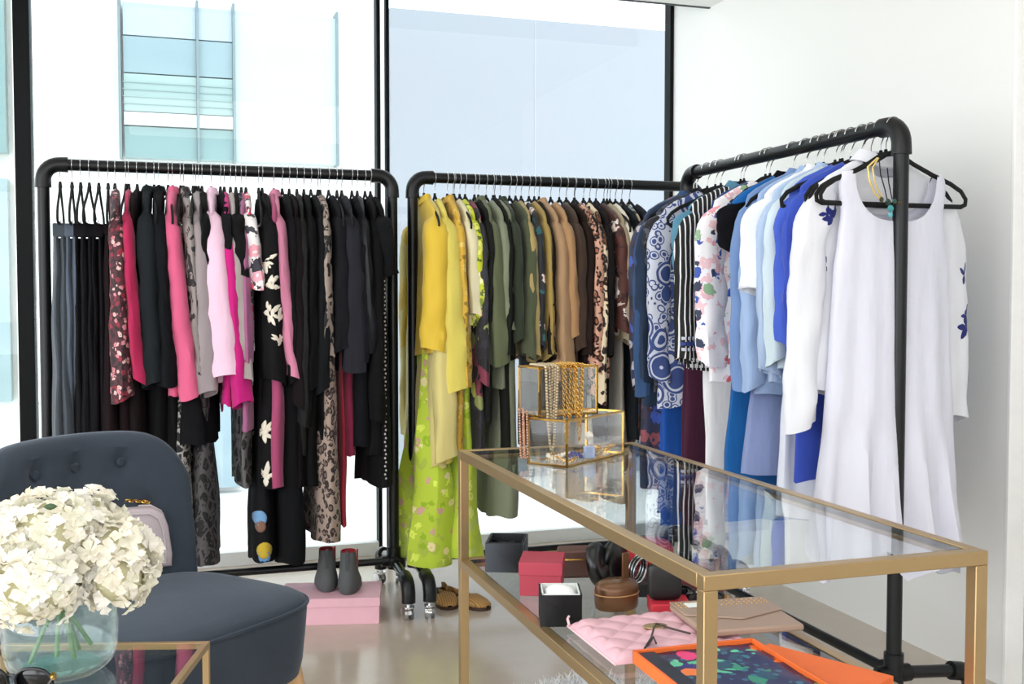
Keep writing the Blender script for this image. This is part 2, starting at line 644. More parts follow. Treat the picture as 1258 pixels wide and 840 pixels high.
def make_rack(label, loc, rz, collars=False):
    t = thing('clothes_rack', label, 'clothes rack', loc, rz, 'black pipe clothes racks')
    L, H, z0 = RLEN, RAIL_H, BOT_H
    MB().tube([(0.045, 0, H), (L - 0.045, 0, H)], PR, 16).build('top_rail', black_metal, t)
    MB().tube([(0.02, 0, z0), (L - 0.02, 0, z0)], 0.0135, 12).build('bottom_rail', black_metal, t)
    for x, sx in ((0, 1), (L, -1)):
        MB().tube([(x, 0, z0 + 0.02), (x, 0, H - 0.045)], PR, 16).build('post', black_metal, t)
        pts = elbow_pts((x, 0, H), (0, 0, 1), (sx, 0, 0), 0.05)
        pts = [Vector((x, 0, H - 0.075))] + pts + [Vector((x + sx * 0.075, 0, H))]
        MB().tube(pts, [0.0255] + [0.0245] * (len(pts) - 2) + [0.0255], 16).build('elbow', black_metal, t)
        tee = MB()
        tee.tube([(x, 0, z0 - 0.028), (x, 0, z0 + 0.05)], 0.025, 14)
        tee.tube([(x, -0.045, z0 - 0.004), (x, 0.045, z0 - 0.004)], 0.023, 14)
        tee.tube([(x, 0, z0), (x + sx * 0.045, 0, z0)], 0.02, 12)
        tee.build('tee_fitting', black_metal, t)
        for sy in (-1, 1):
            MB().tube([(x, sy * 0.04, z0 - 0.004), (x, sy * 0.185, z0 - 0.015)], 0.0165, 12).build('foot_pipe', plain('satin_black_pipe', '#1d1f22', 0.16, 0.3), t)
            pts = elbow_pts((x, sy * 0.243, z0 - 0.018), (0, sy, 0), (0, 0, -1), 0.045)
            pts = [Vector((x, sy * 0.175, z0 - 0.014))] + pts + [Vector((x, sy * 0.243, 0.062))]
            MB().tube(pts, 0.024, 14).build('foot_elbow', black_metal, t)
            cs = MB()
            a = random.uniform(-0.6, 0.6)
            cs.tube([(x, sy * 0.243, 0.040), (x, sy * 0.243, 0.066)], 0.008, 10)
            cs.tube([(x, sy * 0.243, 0.044), (x, sy * 0.243, 0.05)], 0.02, 14)
            cx, cy = x + 0.012 * math.sin(a), sy * 0.243 + 0.012 * math.cos(a)
            ax = Vector((math.cos(a), -math.sin(a), 0))
            hood = []
            for k in range(9):
                an = PI * k / 8
                dr = Vector((ax.y, -ax.x, 0))
                c0 = Vector((cx, cy, 0.023)) + dr * (0.026 * math.cos(an)) + Vector((0, 0, 0.026 * math.sin(an)))
                hood.append([c0 - ax * 0.006, c0 + ax * 0.006])
            cs.grid(hood)
            co = cs.build('caster', chrome, t)
            for sd in (-1, 1):
                c0 = Vector((cx, cy, 0.0225)) + ax * (sd * 0.011)
                MB().tube([c0 - ax * 0.006, c0 - ax * 0.005, c0 + ax * 0.005, c0 + ax * 0.006], [0.018, 0.0225, 0.0225, 0.018], 18).build('wheel', chrome if sd < 0 else plain('grey_wheel', '#77797c', 0.35, 0.6), co)
    return t


LY, LX0, MX0 = 3.79, -0.357, 0.862
RX, RY0 = 1.754, 2.255
make_rack('black pipe rolling clothes rack on the left, full of pink and black clothes', (LX0, LY, 0), 0)
make_rack('black pipe rolling clothes rack in the middle, with yellow to brown clothes', (MX0, LY, 0), 0)
make_rack('black pipe rolling clothes rack on the right before the white wall, blue and white clothes', (RX, RY0, 0), PI / 2)

# ------------------------------------------------------------------ hangers
steel = plain('hanger_steel', '#c9cbce', 0.25, 1.0, 0.03)


def hanger_meshes():
    f = MB()
    half = [(0, -0.066), (0.02, -0.072), (0.06, -0.094), (0.12, -0.120), (0.175, -0.140), (0.208, -0.158), (0.2235, -0.178), (0.222, -0.192), (0.208, -0.198)]
    pts = [(x, 0, z) for x, z in half] + [(-x, 0, z) for x, z in reversed(half[1:])]
    f.tube(pts, 0.0062, 8, closed=True, flat=(0.62, 1.0))
    f.tube([(0, 0, -0.055), (0, 0, -0.075)], [0.004, 0.007], 8)
    me = f.mesh('hanger_frame')
    me.materials.append(velvet_black)
    h = MB()
    r = PR + 0.003
    pts = [(0, 0, -0.060), (0, 0, -0.040)]
    pts += [(r * math.sin(a), 0, -r * math.cos(a)) for a in [math.radians(d) for d in range(25, 281, 20)]]
    pts = [(p[0], p[1], p[2]) for p in pts]
    h.tube(pts, 0.0016, 6)
    mh = h.mesh('hanger_hook')
    mh.materials.append(steel)
    return me, mh


HF, HH = hanger_meshes()
HANG_LABELS = set()


def hanger(loc, rz, label, group, wide=1.0):
    t = thing('clothes_hanger', label, 'hanger', loc, rz, group)
    link('hook', HH, t)
    f = link('frame', HF, t)
    f.scale = (wide, 1, 1)
    return t


# ------------------------------------------------------------------ garments


def sgp(v, p):
    return math.copysign(abs(v) ** p, v)


def lerp_tab(tab, s):
    if s <= tab[0][0]:
        return tab[0][1:]
    for a, b in zip(tab, tab[1:]):
        if s <= b[0]:
            k = (s - a[0]) / max(1e-9, b[0] - a[0])
            k = k * k * (3 - 2 * k) * 0.5 + k * 0.5
            return tuple(p + (q - p) * k for p, q in zip(a[1:], b[1:]))
    return tab[-1][1:]


def shell(tab, L, z0, seed=0, fold=0.006, kf=60, n=40, m=26, hemvar=0.0, scoop=0.0, neck=0.06, ptch=1.0, hem_in=True, lean=0.0, scoop_b=None, start_fold=0.1):
    """hanging cloth body. tab rows: (s, half width, half thickness)"""
    rnd = random.Random(seed)
    ph = [rnd.uniform(0, 6.28) for _ in range(6)]
    g = MB()
    rows = []
    for i in range(m + 1):
        q = i / m
        s = L * (q ** 1.35)
        w, d = lerp_tab(tab, s)
        fa = fold * min(1, max(0, (s - start_fold) / max(0.12, L * 0.7))) ** 0.9
        row = []
        for k in range(n):
            th = 2 * PI * k / n
            cx, sy = math.cos(th), math.sin(th)
            x = w * sgp(cx, 0.9)
            y = d * sgp(sy, 0.75)
            side = 0.0 if sy < 0 else 1.3
            u = x / max(w, 1e-4)
            f = math.sin(u * kf * 0.13 + ph[0] + side + 0.8 * math.sin(s * 5 + ph[2])) * 0.6 + math.sin(u * kf * 0.24 + ph[1] + side * 2) * 0.4
            y += fa * f * (0.4 + 0.6 * abs(sy))
            x += fa * 0.7 * math.sin(s * 9 + ph[3]) * 0.6
            nv = noise.noise_vector(Vector((x * 14 + ph[0] * 3, y * 14 + ph[1] * 5, s * 6)))
            y += nv.x * 0.006 * min(1, s / 0.1)
            x += nv.y * 0.005 * min(1, s / 0.1)
            y += 0.25 * fold * math.sin(s * 14 + u * 3 + ph[5]) * min(1, s / 0.15)
            ss = s
            if scoop and abs(x) < neck:
                sc = scoop if sy < 0 else (scoop * 0.25 if scoop_b is None else scoop_b)
                ss = max(s, sc * math.sqrt(max(0, 1 - (x / neck) ** 2)))
            z = z0 - ss
            if hemvar and q > 0.6:
                z += hemvar * ((q - 0.6) / 0.4) * (math.sin(u * 4 + ph[4]) + 0.5 * math.sin(u * 11 + ph[1] + side))
            row.append((x, y + lean * s, z))
        rows.append(row)
    # hem turned slightly inward so the edge has thickness
    last = rows[-1]
    rows.append([(p[0] * 0.985, p[1] * 0.8, p[2] + 0.004) for p in last])
    rows.append([(p[0] * 0.98, p[1] * 0.7, p[2] + 0.06) for p in last])
    g.grid(rows, True)
    return g


def sleeve_mesh(side, sw, slope, z0, sl, r0, r1, ry0, ry1, seed, out=0.02, sway=0.0, fold=0.004, cuff=0.0, n=18, m=18):
    rnd = random.Random(seed)
    p1, p2 = rnd.uniform(0, 6), rnd.uniform(0, 6)
    g = MB()
    rows = []
    for i in range(m + 1):
        q = i / m
        s = sl * q
        bend = min(1, q / 0.25)
        cx = side * (sw - 0.035 + out * q + 0.030 * math.sin(bend * PI / 2) - 0.02 * q * q)
        cy = sway * q ** 1.3
        cz = z0 - slope - 0.012 - s
        r = r0 + (r1 - r0) * q
        ry = ry0 + (ry1 - ry0) * q
        if q < 0.12:
            k = math.sqrt(max(0, 1 - ((0.12 - q) / 0.12) ** 2)) * 0.75 + 0.25
            r *= k
            ry *= k
        if cuff and q > 1 - cuff:
            r *= 0.8
            ry *= 0.8
        row = []
        for k in range(n):
            th = 2 * PI * k / n
            f = fold * (math.sin(q * 17 + th * 2 + p1) * 0.5 + math.sin(th * 4 + p2 + q * 2) * 0.7) * (0.3 + q)
            nv = noise.noise((math.cos(th) * 1.3 + p1 * 4, math.sin(th) * 1.3 + p2, q * sl * 16))
            f += 0.0065 * nv * min(1, q * 6)
            row.append((cx + (r + f) * sgp(math.cos(th), 0.9), cy + (ry + f) * sgp(math.sin(th), 0.9), cz + 0.25 * r * math.cos(th) * side * -1 * (1 - q) + 0.016 * q ** 4 * math.sin(th + p1)))
        rows.append(row)
    last = rows[-1]
    c = Vector((sum(p[0] for p in last) / n, sum(p[1] for p in last) / n, last[0][2]))
    rows.append([tuple(c + (Vector(p) - c) * 0.86 + Vector((0, 0, 0.001))) for p in last])
    rows.append([tuple(c + (Vector(p) - c) * 0.8 + Vector((0, 0, 0.05))) for p in last])
    g.grid(rows, True)
    return g


def collar_mesh(z0, w=0.052, d=0.019, h=0.026, flare=1.2):
    g = MB()
    rows = []
    for s, k in ((0.0, 1.0), (0.5, 0.97), (1.0, 0.93), (1.05, 1.02), (0.6, flare), (0.1, flare * 1.18)):
        row = []
        for j in range(20):
            th = 2 * PI * j / 20
            dip = 0.020 * max(0, -math.sin(th)) ** 3
            row.append((w * k * math.cos(th), d * k * math.sin(th), z0 - 0.012 + h * s - dip))
        rows.append(row)
    g.grid(rows, True)
    return g


ZG = -0.078   # neck of a garment below the rail centre


def garment(kind, mat, L, loc, rz, desc, cat, group, seed=0, th=0.018, sw=0.195, sl=0.5, sry=0.024, sr=0.05,
            sway=0.0, flare=1.0, fold=0.008, hemvar=0.006, collar=False, name=None, smat=None, out=0.02, front_only=False, neck=0.062, scoop=0.02, cuffr=None, hang=True):
    rnd = random.Random(seed * 7 + 3)
    nm = name or {'top': 'blouse', 'jacket': 'jacket', 'dress': 'dress', 'skirt': 'skirt', 'trousers': 'trousers', 'tank': 'sleeveless_dress'}[kind]
    t = thing(nm, desc, cat, loc, rz, group)
    if kind in ('top', 'jacket', 'dress'):
        slope = 0.07
        w1 = sw
        tu = min(th, 0.020)
        tab = [(0, neck, tu * 0.8), (0.018, 0.105, tu * 0.9), (0.045, 0.16, tu * 0.9), (slope, w1 * 0.97, tu * 0.8), (0.14, w1, tu), (0.3, w1 * 0.93, (tu + th) / 2), (max(L, 0.34), w1 * flare, th * 1.25)]
        shell(tab, L, ZG, seed, fold, hemvar=hemvar, scoop=scoop, neck=neck).build('body', mat, t)
        if sl > 0:
            r1 = cuffr if cuffr else sr * 0.75
            for sd in ((1,) if front_only else (1, -1)):
                k = 1 if sd == 1 else 0.3
                sleeve_mesh(sd, sw, slope - 0.01, ZG, sl * (1 if sd == 1 else 0.97), sr, r1, sry * 0.85, sry * (1.0 if not cuffr else cuffr / sr), seed + sd, out, sway * k).build('sleeve', smat or mat, t)
        if collar:
            collar_mesh(ZG).build('collar', smat or mat, t)
    elif kind == 'tank':
        tab = [(0, 0.10, th * 0.8), (0.03, 0.15, th * 0.8), (0.12, 0.155, th * 0.9), (0.2, 0.17, th), (0.45, 0.17, th), (max(L, 0.5), 0.2 * flare, th * 1.5)]
        shell(tab, L, ZG - 0.03, seed, fold, hemvar=hemvar, scoop=0.1, neck=0.1).build('body', mat, t)
    elif kind == 'skirt':
        tu = min(th, 0.016)
        tab = [(0, 0.150, tu * 0.8), (0.2, 0.155, tu), (max(L * 0.5, 0.21), 0.160, (tu + th) / 2), (max(L, 0.22), 0.17 * flare, th * 1.4)]
        shell(tab, L, -0.20, seed, fold, hemvar=hemvar, start_fold=0.0).build('panel', mat, t)
        B(-0.151, -tu * 0.85, -0.23, 0.151, tu * 0.85, -0.197).build('waistband', mat, t, bevel=0.004)
    elif kind == 'trousers':
        B(-0.125, -min(th, 0.022) * 0.9, -0.24, 0.125, min(th, 0.022) * 0.9, -0.197).build('waistband', mat, t, bevel=0.004)
        for sd in (-1, 1):
            tab = [(0, 0.125, min(th, 0.022) * 0.55), (0.25, 0.12, min(th, 0.03) * 0.6), (max(L, 0.3), 0.1 * flare, th * 0.6)]
            g = shell(tab, L - 0.02 * (sd + 1), -0.22, seed + sd, fold * 0.6, n=28, m=18, start_fold=0.0)
            o = g.build('trouser_leg', mat, t)
            o.location.y = sd * min(th, 0.022) * 0.45
    if hang and kind in ('skirt', 'trousers'):
        pass
    return t


ALL_G = []
RACKS = {'left': ('clothes on the left rack', 'left rack'), 'middle': ('clothes on the middle rack', 'middle rack'), 'right': ('clothes on the right rack', 'right rack')}


def clips(t):
    for sx in (-0.1, 0.1):
        m = MB()
        m.box(sx - 0.012, -0.008, -0.243, sx + 0.012, 0.008, -0.192)
        m.tube([(sx, 0, -0.195), (sx, 0, -0.185)], 0.004, 6)
        m.build('clip', chrome, t)


def hang_row(rack, rows):
    """rows: (px, hem_py, kind, material, short name, category, options) ordered along the rail"""
    n = len(rows)
    gname, rname = RACKS[rack]
    for i, (px, hy, kind, mat, short, cat, op) in enumerate(rows):
        op = dict(op)
        reach = {'skirt': 0.17, 'trousers': 0.125, 'tank': 0.18}.get(kind, 0.215)
        if rack == 'right':
            X = RX - reach
            p = onx(px, op.pop('py', 300), X)
            y = min(max(p.y, RY0 + 0.02), RY0 + RLEN - 0.05)
            loc = Vector((RX, y, RAIL_H))
            # hem height from the pixel at this distance
            d = _ray(px, hy)
            zh = CAM_H + d.z * (y / d.y)
            rz = math.radians(random.Random(i * 5 + 1).uniform(-3, 5))
        else:
            Y = LY - reach
            p = ony(px, op.pop('py', 300), Y)
            x0_ = LX0 if rack == 'left' else MX0
            loc = Vector((min(max(p.x, x0_ + 0.042), x0_ + RLEN - 0.03), LY, RAIL_H))
            q = ony(px, hy, Y)
            zh = q.z
            rz = -PI / 2 + math.radians(random.Random(i * 3 + len(rack)).uniform(-3.5, 3.5))
        top = ZG if kind in ('top', 'jacket', 'dress') else (ZG - 0.03 if kind == 'tank' else -0.21)
        rz += math.radians(op.pop('turn', 0))
        L = RAIL_H + top - zh
        if kind in ('top', 'jacket', 'dress') and op.get('sleeve_hem'):
            q = op.pop('sleeve_hem')
            qy = ony(px, q, LY - 0.215).z if rack != 'right' else CAM_H + _ray(px, q).z * (loc.y / _ray(px, q).y)
            op['sl'] = RAIL_H + ZG - 0.07 - qy
        desc = op.pop('desc', None)
        if not desc:
            pv = rows[i - 1][4] if i else None
            nx = rows[i + 1][4] if i < n - 1 else None
            if pv and nx and len((short + ' ' + pv + ' ' + nx).split()) <= 10:
                desc = '%s hanging between the %s and the %s' % (short, pv, nx)
            elif pv and len((short + ' ' + pv).split()) <= 12:
                desc = '%s hanging next to the %s' % (short, pv)
            else:
                desc = '%s hanging at the end of the %s' % (short, rname)
        hk = op.pop('hanger', True)
        t = garment(kind, mat, L, loc, rz, desc, cat, gname, seed=i * 11 + len(rack) * 101, **op)
        ALL_G.append(t)
        if hk:
            h = hanger(loc, rz, ' '.join(('black velvet hanger of the %s, %s' % (short, rname)).split()[:16]), 'black velvet hangers', (0.86 if rack == 'right' else 1.0) if kind in ('skirt', 'trousers', 'tank') else 0.84)
            if kind in ('skirt', 'trousers'):
                clips(h)


blk, blk2, blk3, ink = '#17171a', '#1f2126', '#111213', '#1a1c28'
T, J, D, S, P, K = 'top', 'jacket', 'dress', 'skirt', 'trousers', 'tank'
left = [
    (71, 560, P, cloth('#4d565f'), 'dark grey-green trousers', 'trousers', dict(th=0.04, turn=4, flare=1.3)),
    (86, 560, P, cloth('#5a6678', 0.6), 'slate blue-grey satin trousers', 'trousers', dict(th=0.03, fold=0.01, turn=3)),
    (97, 690, P, cloth(blk), 'narrow black trousers', 'trousers', dict(th=0.045, flare=1.2)),
    (108, 700, P, cloth('#101014'), 'wide-leg black trousers', 'trousers', dict(th=0.045, flare=1.2)),
    (120, 700, P, cloth('#141116'), 'black crepe trousers', 'trousers', dict(th=0.045, flare=1.2)),
    (131, 690, S, cloth('#1b1013'), 'black-plum pencil skirt', 'skirt', dict(th=0.035)),
    (139, 492, T, floral('#4a1c28', ['#d9b5b0', '#8e2034', '#211014', '#c9808a'], 62, 0.46, '#1c0c10', 60), 'wine red printed blouse', 'blouse', dict(sleeve_hem=490, sry=0.03, th=0.018, sway=0.01)),
    (157, 470, T, cloth('#c22a5c'), 'crimson cardigan', 'cardigan', dict(sleeve_hem=468, sry=0.022, sway=0.03, th=0.013)),
    (154, 690, S, cloth('#16090d'), 'long wine-black skirt', 'skirt', dict(th=0.04)),
    (168, 700, D, cloth('#120a0c'), 'long inky dress', 'dress', dict(sl=0, th=0.035)),
    (180, 474, J, cloth('#1b2024'), 'black blazer', 'blazer', dict(sleeve_hem=474, sry=0.036, sr=0.06, th=0.03, collar=True, sway=0.02)),
    (190, 700, S, cloth('#101012'), 'full black maxi skirt', 'skirt', dict(th=0.045, fold=0.02)),
    (196, 478, J, cloth('#101317'), 'second black blazer', 'blazer', dict(sleeve_hem=470, sry=0.032, sr=0.055, th=0.026, collar=True, sway=0.02)),
    (214, 488, T, cloth('#f06c97'), 'salmon pink cardigan', 'cardigan', dict(sleeve_hem=487, sry=0.033, th=0.02, sway=0.06, collar=True)),
    (208, 700, S, cloth('#0e0e10'), 'narrow black long skirt', 'skirt', dict(th=0.03)),
    (224, 692, S, lace('#1a1a1c', '#a7a29c', 75), 'long black lace skirt', 'skirt', dict(th=0.036, flare=1.15)),
    (228, 460, T, lace('#2a2729', '#8d8582', 30), 'black and grey printed blouse', 'blouse', dict(sleeve_hem=455, sry=0.022, collar=True, sway=0.03)),
    (240, 545, S, cloth('#0d0d10'), 'short black flared skirt', 'skirt', dict(th=0.05, flare=1.25, fold=0.02, hemvar=0.012)),
    (244, 485, T, cloth('#a89ca0'), 'taupe grey silk blouse', 'blouse', dict(sleeve_hem=485, sry=0.036, sway=0.02)),
    (252, 360, T, cloth(blk3), 'small black short-sleeved top', 'top', dict(sleeve_hem=350, sry=0.02)),
    (247, 695, S, lace('#131315', '#4c484a', 60), 'dark lace maxi skirt', 'skirt', dict(th=0.04, flare=1.15)),
    (264, 466, T, cloth('#f0c9df', 0.7), 'pale pink blouse', 'blouse', dict(sleeve_hem=465, sry=0.056, sr=0.05, sway=0.045, th=0.028, out=0.03, collar=True)),
    (276, 350, T, cloth('#0f0f14'), 'black knit vest', 'top', dict(sl=0.2, sry=0.02)),
    (281, 500, T, cloth('#d61f86'), 'magenta blouse', 'blouse', dict(sleeve_hem=498, sry=0.03, sway=0.045, hemvar=0.02)),
    (289, 468, T, cloth('#b6aba9'), 'warm grey blouse', 'blouse', dict(sleeve_hem=470, sry=0.03, sway=0.03)),
    (296, 335, T, cloth('#100f10'), 'black ruffle-sleeved top', 'top', dict(sleeve_hem=335, sry=0.028, sr=0.06, sway=0.015)),
    (303, 530, D, cloth('#b06a94'), 'mauve ombre dress', 'dress', dict(sleeve_hem=440, sry=0.018, flare=1.05, sway=0.01)),
    (309, 430, T, floral('#efe9ea', ['#e0566f', '#30303a', '#f3a6b5', '#d32c50'], 22, 0.5, '#3a3a42', 34, 0.6), 'white and pink floral blouse', 'blouse', dict(sleeve_hem=350, sry=0.03, sway=0.03)),
    (300, 600, D, lace('#121214', '#5b585a', 45), 'black lace midi dress', 'dress', dict(sl=0, th=0.02, hanger=False)),
    (324, 697, S, cloth(blk), 'black maxi skirt with big coloured dots', 'skirt', dict(th=0.035, name='dotted_skirt', fold=0.004)),
    (330, 602, D, cloth('#131315'), 'long black dress embroidered with cream flowers', 'dress', dict(sleeve_hem=470, sry=0.036, sr=0.06, th=0.04, sway=0.01, desc='long black dress embroidered with cream flowers, on the left rack', name='embroidered_dress', turn=2)),
    (345, 466, T, cloth('#e08cab'), 'dusty pink blouse', 'blouse', dict(sleeve_hem=466, sry=0.030, sway=0.05, collar=True)),
    (343, 598, D, cloth('#b34e78'), 'rose pink slip dress', 'dress', dict(sl=0, th=0.03, sw=0.215, hanger=False)),
    (356, 698, D, cloth('#0e0f12'), 'black flared evening dress', 'dress', dict(sleeve_hem=470, sry=0.02, th=0.045)),
    (365, 600, T, cloth('#140d10'), 'long wine-tinged black blouse', 'blouse', dict(sleeve_hem=500, sry=0.022, fold=0.012)),
    (375, 560, T, cloth('#151515', 0.6), 'black satin blouse', 'blouse', dict(sleeve_hem=520, sry=0.024, fold=0.012)),
    (384, 600, D, cloth('#0c0c0d'), 'black crepe dress', 'dress', dict(sleeve_hem=480, sry=0.024, fold=0.012, th=0.03)),
    (393, 540, T, cloth('#111316'), 'black jersey top', 'top', dict(sleeve_hem=480, sry=0.022)),
    (402, 668, D, leopard('#a08c80', '#6d5a52', '#241c1c', 52), 'long brown leopard print dress', 'dress', dict(sl=0, th=0.036, sw=0.20, flare=1.08, fold=0.01)),
    (405, 450, T, lace('#1c1a1b', '#98897f', 30), 'black lace blouse with beige ground', 'blouse', dict(sleeve_hem=440, sry=0.022, hanger=True)),
    (416, 430, T, cloth('#15151a'), 'black puff-sleeved top', 'top', dict(sleeve_hem=430, sry=0.03, sr=0.055)),
    (424, 650, S, cloth('#c2183c'), 'narrow red skirt', 'skirt', dict(th=0.008, flare=0.9)),
    (430, 565, S, cloth('#7d1f3e'), 'dark red skirt', 'skirt', dict(th=0.02)),
    (433, 455, J, cloth('#26262d'), 'charcoal jacket', 'jacket', dict(sleeve_hem=452, sry=0.045, sr=0.055, th=0.03, sway=0.01)),
    (446, 550, T, cloth('#0e0f14'), 'long black tunic', 'tunic', dict(sleeve_hem=440, sry=0.024, th=0.04)),
    (453, 430, J, cloth('#1c1d20', 0.35, spec=0.6), 'black leather jacket', 'jacket', dict(sleeve_hem=428, sry=0.024, sway=0.03, out=0.03)),
    (463, 560, D, cloth('#0c0c0e'), 'black velvet dress', 'dress', dict(sleeve_hem=520, sry=0.026, th=0.035)),
    (470, 600, J, cloth('#0f1012'), 'long black coat with beaded white trim', 'coat', dict(sleeve_hem=340, sry=0.035, sr=0.05, th=0.035, sway=0.01, name='beaded_coat')),
]
mid = [
    (516, 560, T, cloth('#e8a21c', 0.6), 'orange silk tunic', 'tunic', dict(sl=0.0, sw=0.165, flare=1.25, th=0.012, fold=0.008)),
    (524, 437, T, cloth('#ecc73e', 0.6), 'golden yellow satin blouse', 'blouse', dict(sleeve_hem=432, sry=0.05, sr=0.065, th=0.03, sway=-0.01, collar=True)),
    (535, 700, S, floral('#b4cb34', ['#d8ea57', '#c9a08c', '#93b40f', '#e8d9a0'], 24, 0.38, '#a9bb40', 14, 0.56), 'long lime green floral skirt', 'skirt', dict(th=0.06, flare=1.1, fold=0.03)),
    (526, 576, T, cloth('#e9d98c'), 'long straw yellow blouse', 'blouse', dict(sleeve_hem=565, sry=0.042, sr=0.045, sway=0.02, hemvar=0.02, th=0.03)),
    (553, 575, T, cloth('#f2e06c'), 'lemon yellow blouse with wide sleeves', 'blouse', dict(sleeve_hem=480, sry=0.05, sr=0.06, th=0.035, sway=0.035, flare=1.0, hemvar=0.02)),
    (569, 560, T, floral('#cfa637', ['#e3c766', '#8e6f1e', '#dcbf6a'], 40, 0.4), 'mustard printed tunic', 'tunic', dict(sleeve_hem=470, sry=0.022, sway=0.02, collar=True)),
    (572, 690, S, floral('#bdd03c', ['#dfee7a', '#b7c96a', '#99b818'], 24, 0.4, '#b0c93a', 16, 0.55), 'second lime green pleated skirt', 'skirt', dict(th=0.04, flare=1.12, fold=0.03)),
    (578, 470, T, cloth('#efe6bd'), 'cream blouse with black piping', 'blouse', dict(sleeve_hem=390, sry=0.022, sway=0.02)),
    (585, 400, T, floral('#c6cf25', ['#e9ec6a', '#7a8a20', '#f2f0b0'], 24, 0.5, '#5a6b18', 30), 'chartreuse printed blouse', 'blouse', dict(sleeve_hem=400, sry=0.022, sway=0.02)),
    (592, 560, D, floral('#17151a', ['#b9bf58', '#7d3448', '#8c9258', '#1d1b20'], 12, 0.5, '#262430', 30), 'black dress with green leaf print', 'dress', dict(sleeve_hem=470, sry=0.022, th=0.02, sway=0.01)),
    (604, 520, T, cloth('#1c1d1b'), 'black-green knit', 'sweater', dict(sleeve_hem=400, sry=0.018)),
    (609, 447, J, cloth('#6a7152'), 'olive green jacket', 'jacket', dict(sleeve_hem=445, sry=0.032, sr=0.05, th=0.02, sway=0.03, collar=True)),
    (619, 480, T, cloth('#8b9278'), 'sage green blouse', 'blouse', dict(sleeve_hem=410, sry=0.022, sway=0.02)),
    (628, 560, T, cloth('#1a1b18'), 'dark olive-black top', 'top', dict(sleeve_hem=440, sry=0.02)),
    (630, 640, D, cloth('#878d74'), 'long sage green dress', 'dress', dict(sl=0, th=0.04, sw=0.19, fold=0.008)),
    (637, 440, J, cloth('#343c2c'), 'dark green utility jacket', 'jacket', dict(sleeve_hem=420, sry=0.024, sway=0.01, collar=True)),
    (649, 400, J, cloth('#555c44', 0.95), 'moss green tweed jacket', 'jacket', dict(sleeve_hem=438, sry=0.024, sway=0.0, th=0.012)),
    (657, 420, T, cloth('#b8a26a'), 'khaki tan blouse', 'blouse', dict(sleeve_hem=440, sry=0.022, sway=0.015, th=0.02)),
    (664, 420, T, floral('#14171c', ['#e8e5de', '#1f5a5e', '#d9c2b8', '#14171c'], 26, 0.42), 'black and white floral blouse', 'blouse', dict(sleeve_hem=425, sry=0.02, sway=0.01)),
    (674, 440, T, cloth('#b29652'), 'mustard brown blouse', 'blouse', dict(sleeve_hem=440, sry=0.019, sway=0.015)),
    (681, 560, D, cloth('#221d18'), 'dark brown midi dress', 'dress', dict(sleeve_hem=440, sry=0.017)),
    (687, 470, T, cloth('#bd9872'), 'beige crepe blouse', 'blouse', dict(sleeve_hem=452, sry=0.03, sway=0.03, th=0.02, collar=True)),
    (702, 410, J, cloth('#bf9468'), 'camel jacket', 'jacket', dict(sleeve_hem=412, sry=0.03, sway=0.03, th=0.02)),
    (713, 480, T, cloth('#4a382c'), 'chocolate brown blouse', 'blouse', dict(sleeve_hem=430, sry=0.022, sway=0.01)),
    (722, 520, D, cloth('#261b17'), 'espresso brown dress', 'dress', dict(sleeve_hem=440, sry=0.02)),
    (727, 620, S, cloth('#ded9d2'), 'off-white long skirt', 'skirt', dict(th=0.035, flare=1.05, fold=0.02)),
    (732, 488, T, leopard('#d9a58c', '#a5634c', '#2a1612', 46), 'pink-tan leopard print blouse', 'blouse', dict(sleeve_hem=460, sry=0.034, sway=0.015, th=0.022)),
    (744, 490, T, leopard('#e5d3b3', '#7c4d30', '#241510', 34), 'cream leopard print scarf top', 'top', dict(sleeve_hem=492, sry=0.02)),
    (752, 540, D, cloth('#1b1718'), 'black-brown shirt dress', 'dress', dict(sleeve_hem=440, sry=0.02)),
    (760, 410, T, floral('#5a2f26', ['#efe6e0', '#5a2f26', '#e6d2c6'], 14, 0.45, '#3b1d18', 20), 'rust and white patterned blouse', 'blouse', dict(sleeve_hem=405, sry=0.024, sway=0.015)),
    (768, 620, S, cloth('#cfc9bd'), 'stone coloured skirt', 'skirt', dict(th=0.03, flare=1.0)),
    (770, 420, T, cloth('#b9a98c'), 'taupe open cardigan', 'cardigan', dict(sleeve_hem=420, sry=0.02, sway=0.015)),
    (778, 400, T, cloth('#e5e0cf'), 'ivory blouse', 'blouse', dict(sleeve_hem=380, sry=0.018)),
    (785, 540, D, cloth('#1e2226'), 'black wrap dress', 'dress', dict(sleeve_hem=450, sry=0.02)),
    (793, 560, D, floral('#3a2826', ['#b7a58a', '#7a4136', '#24304a', '#8c9b9a'], 22, 0.5, '#201718', 30), 'brown floral maxi dress', 'dress', dict(sleeve_hem=450, sry=0.024)),
    (803, 540, D, cloth('#252830'), 'dark navy knit dress', 'dress', dict(sleeve_hem=450, sry=0.02)),
]
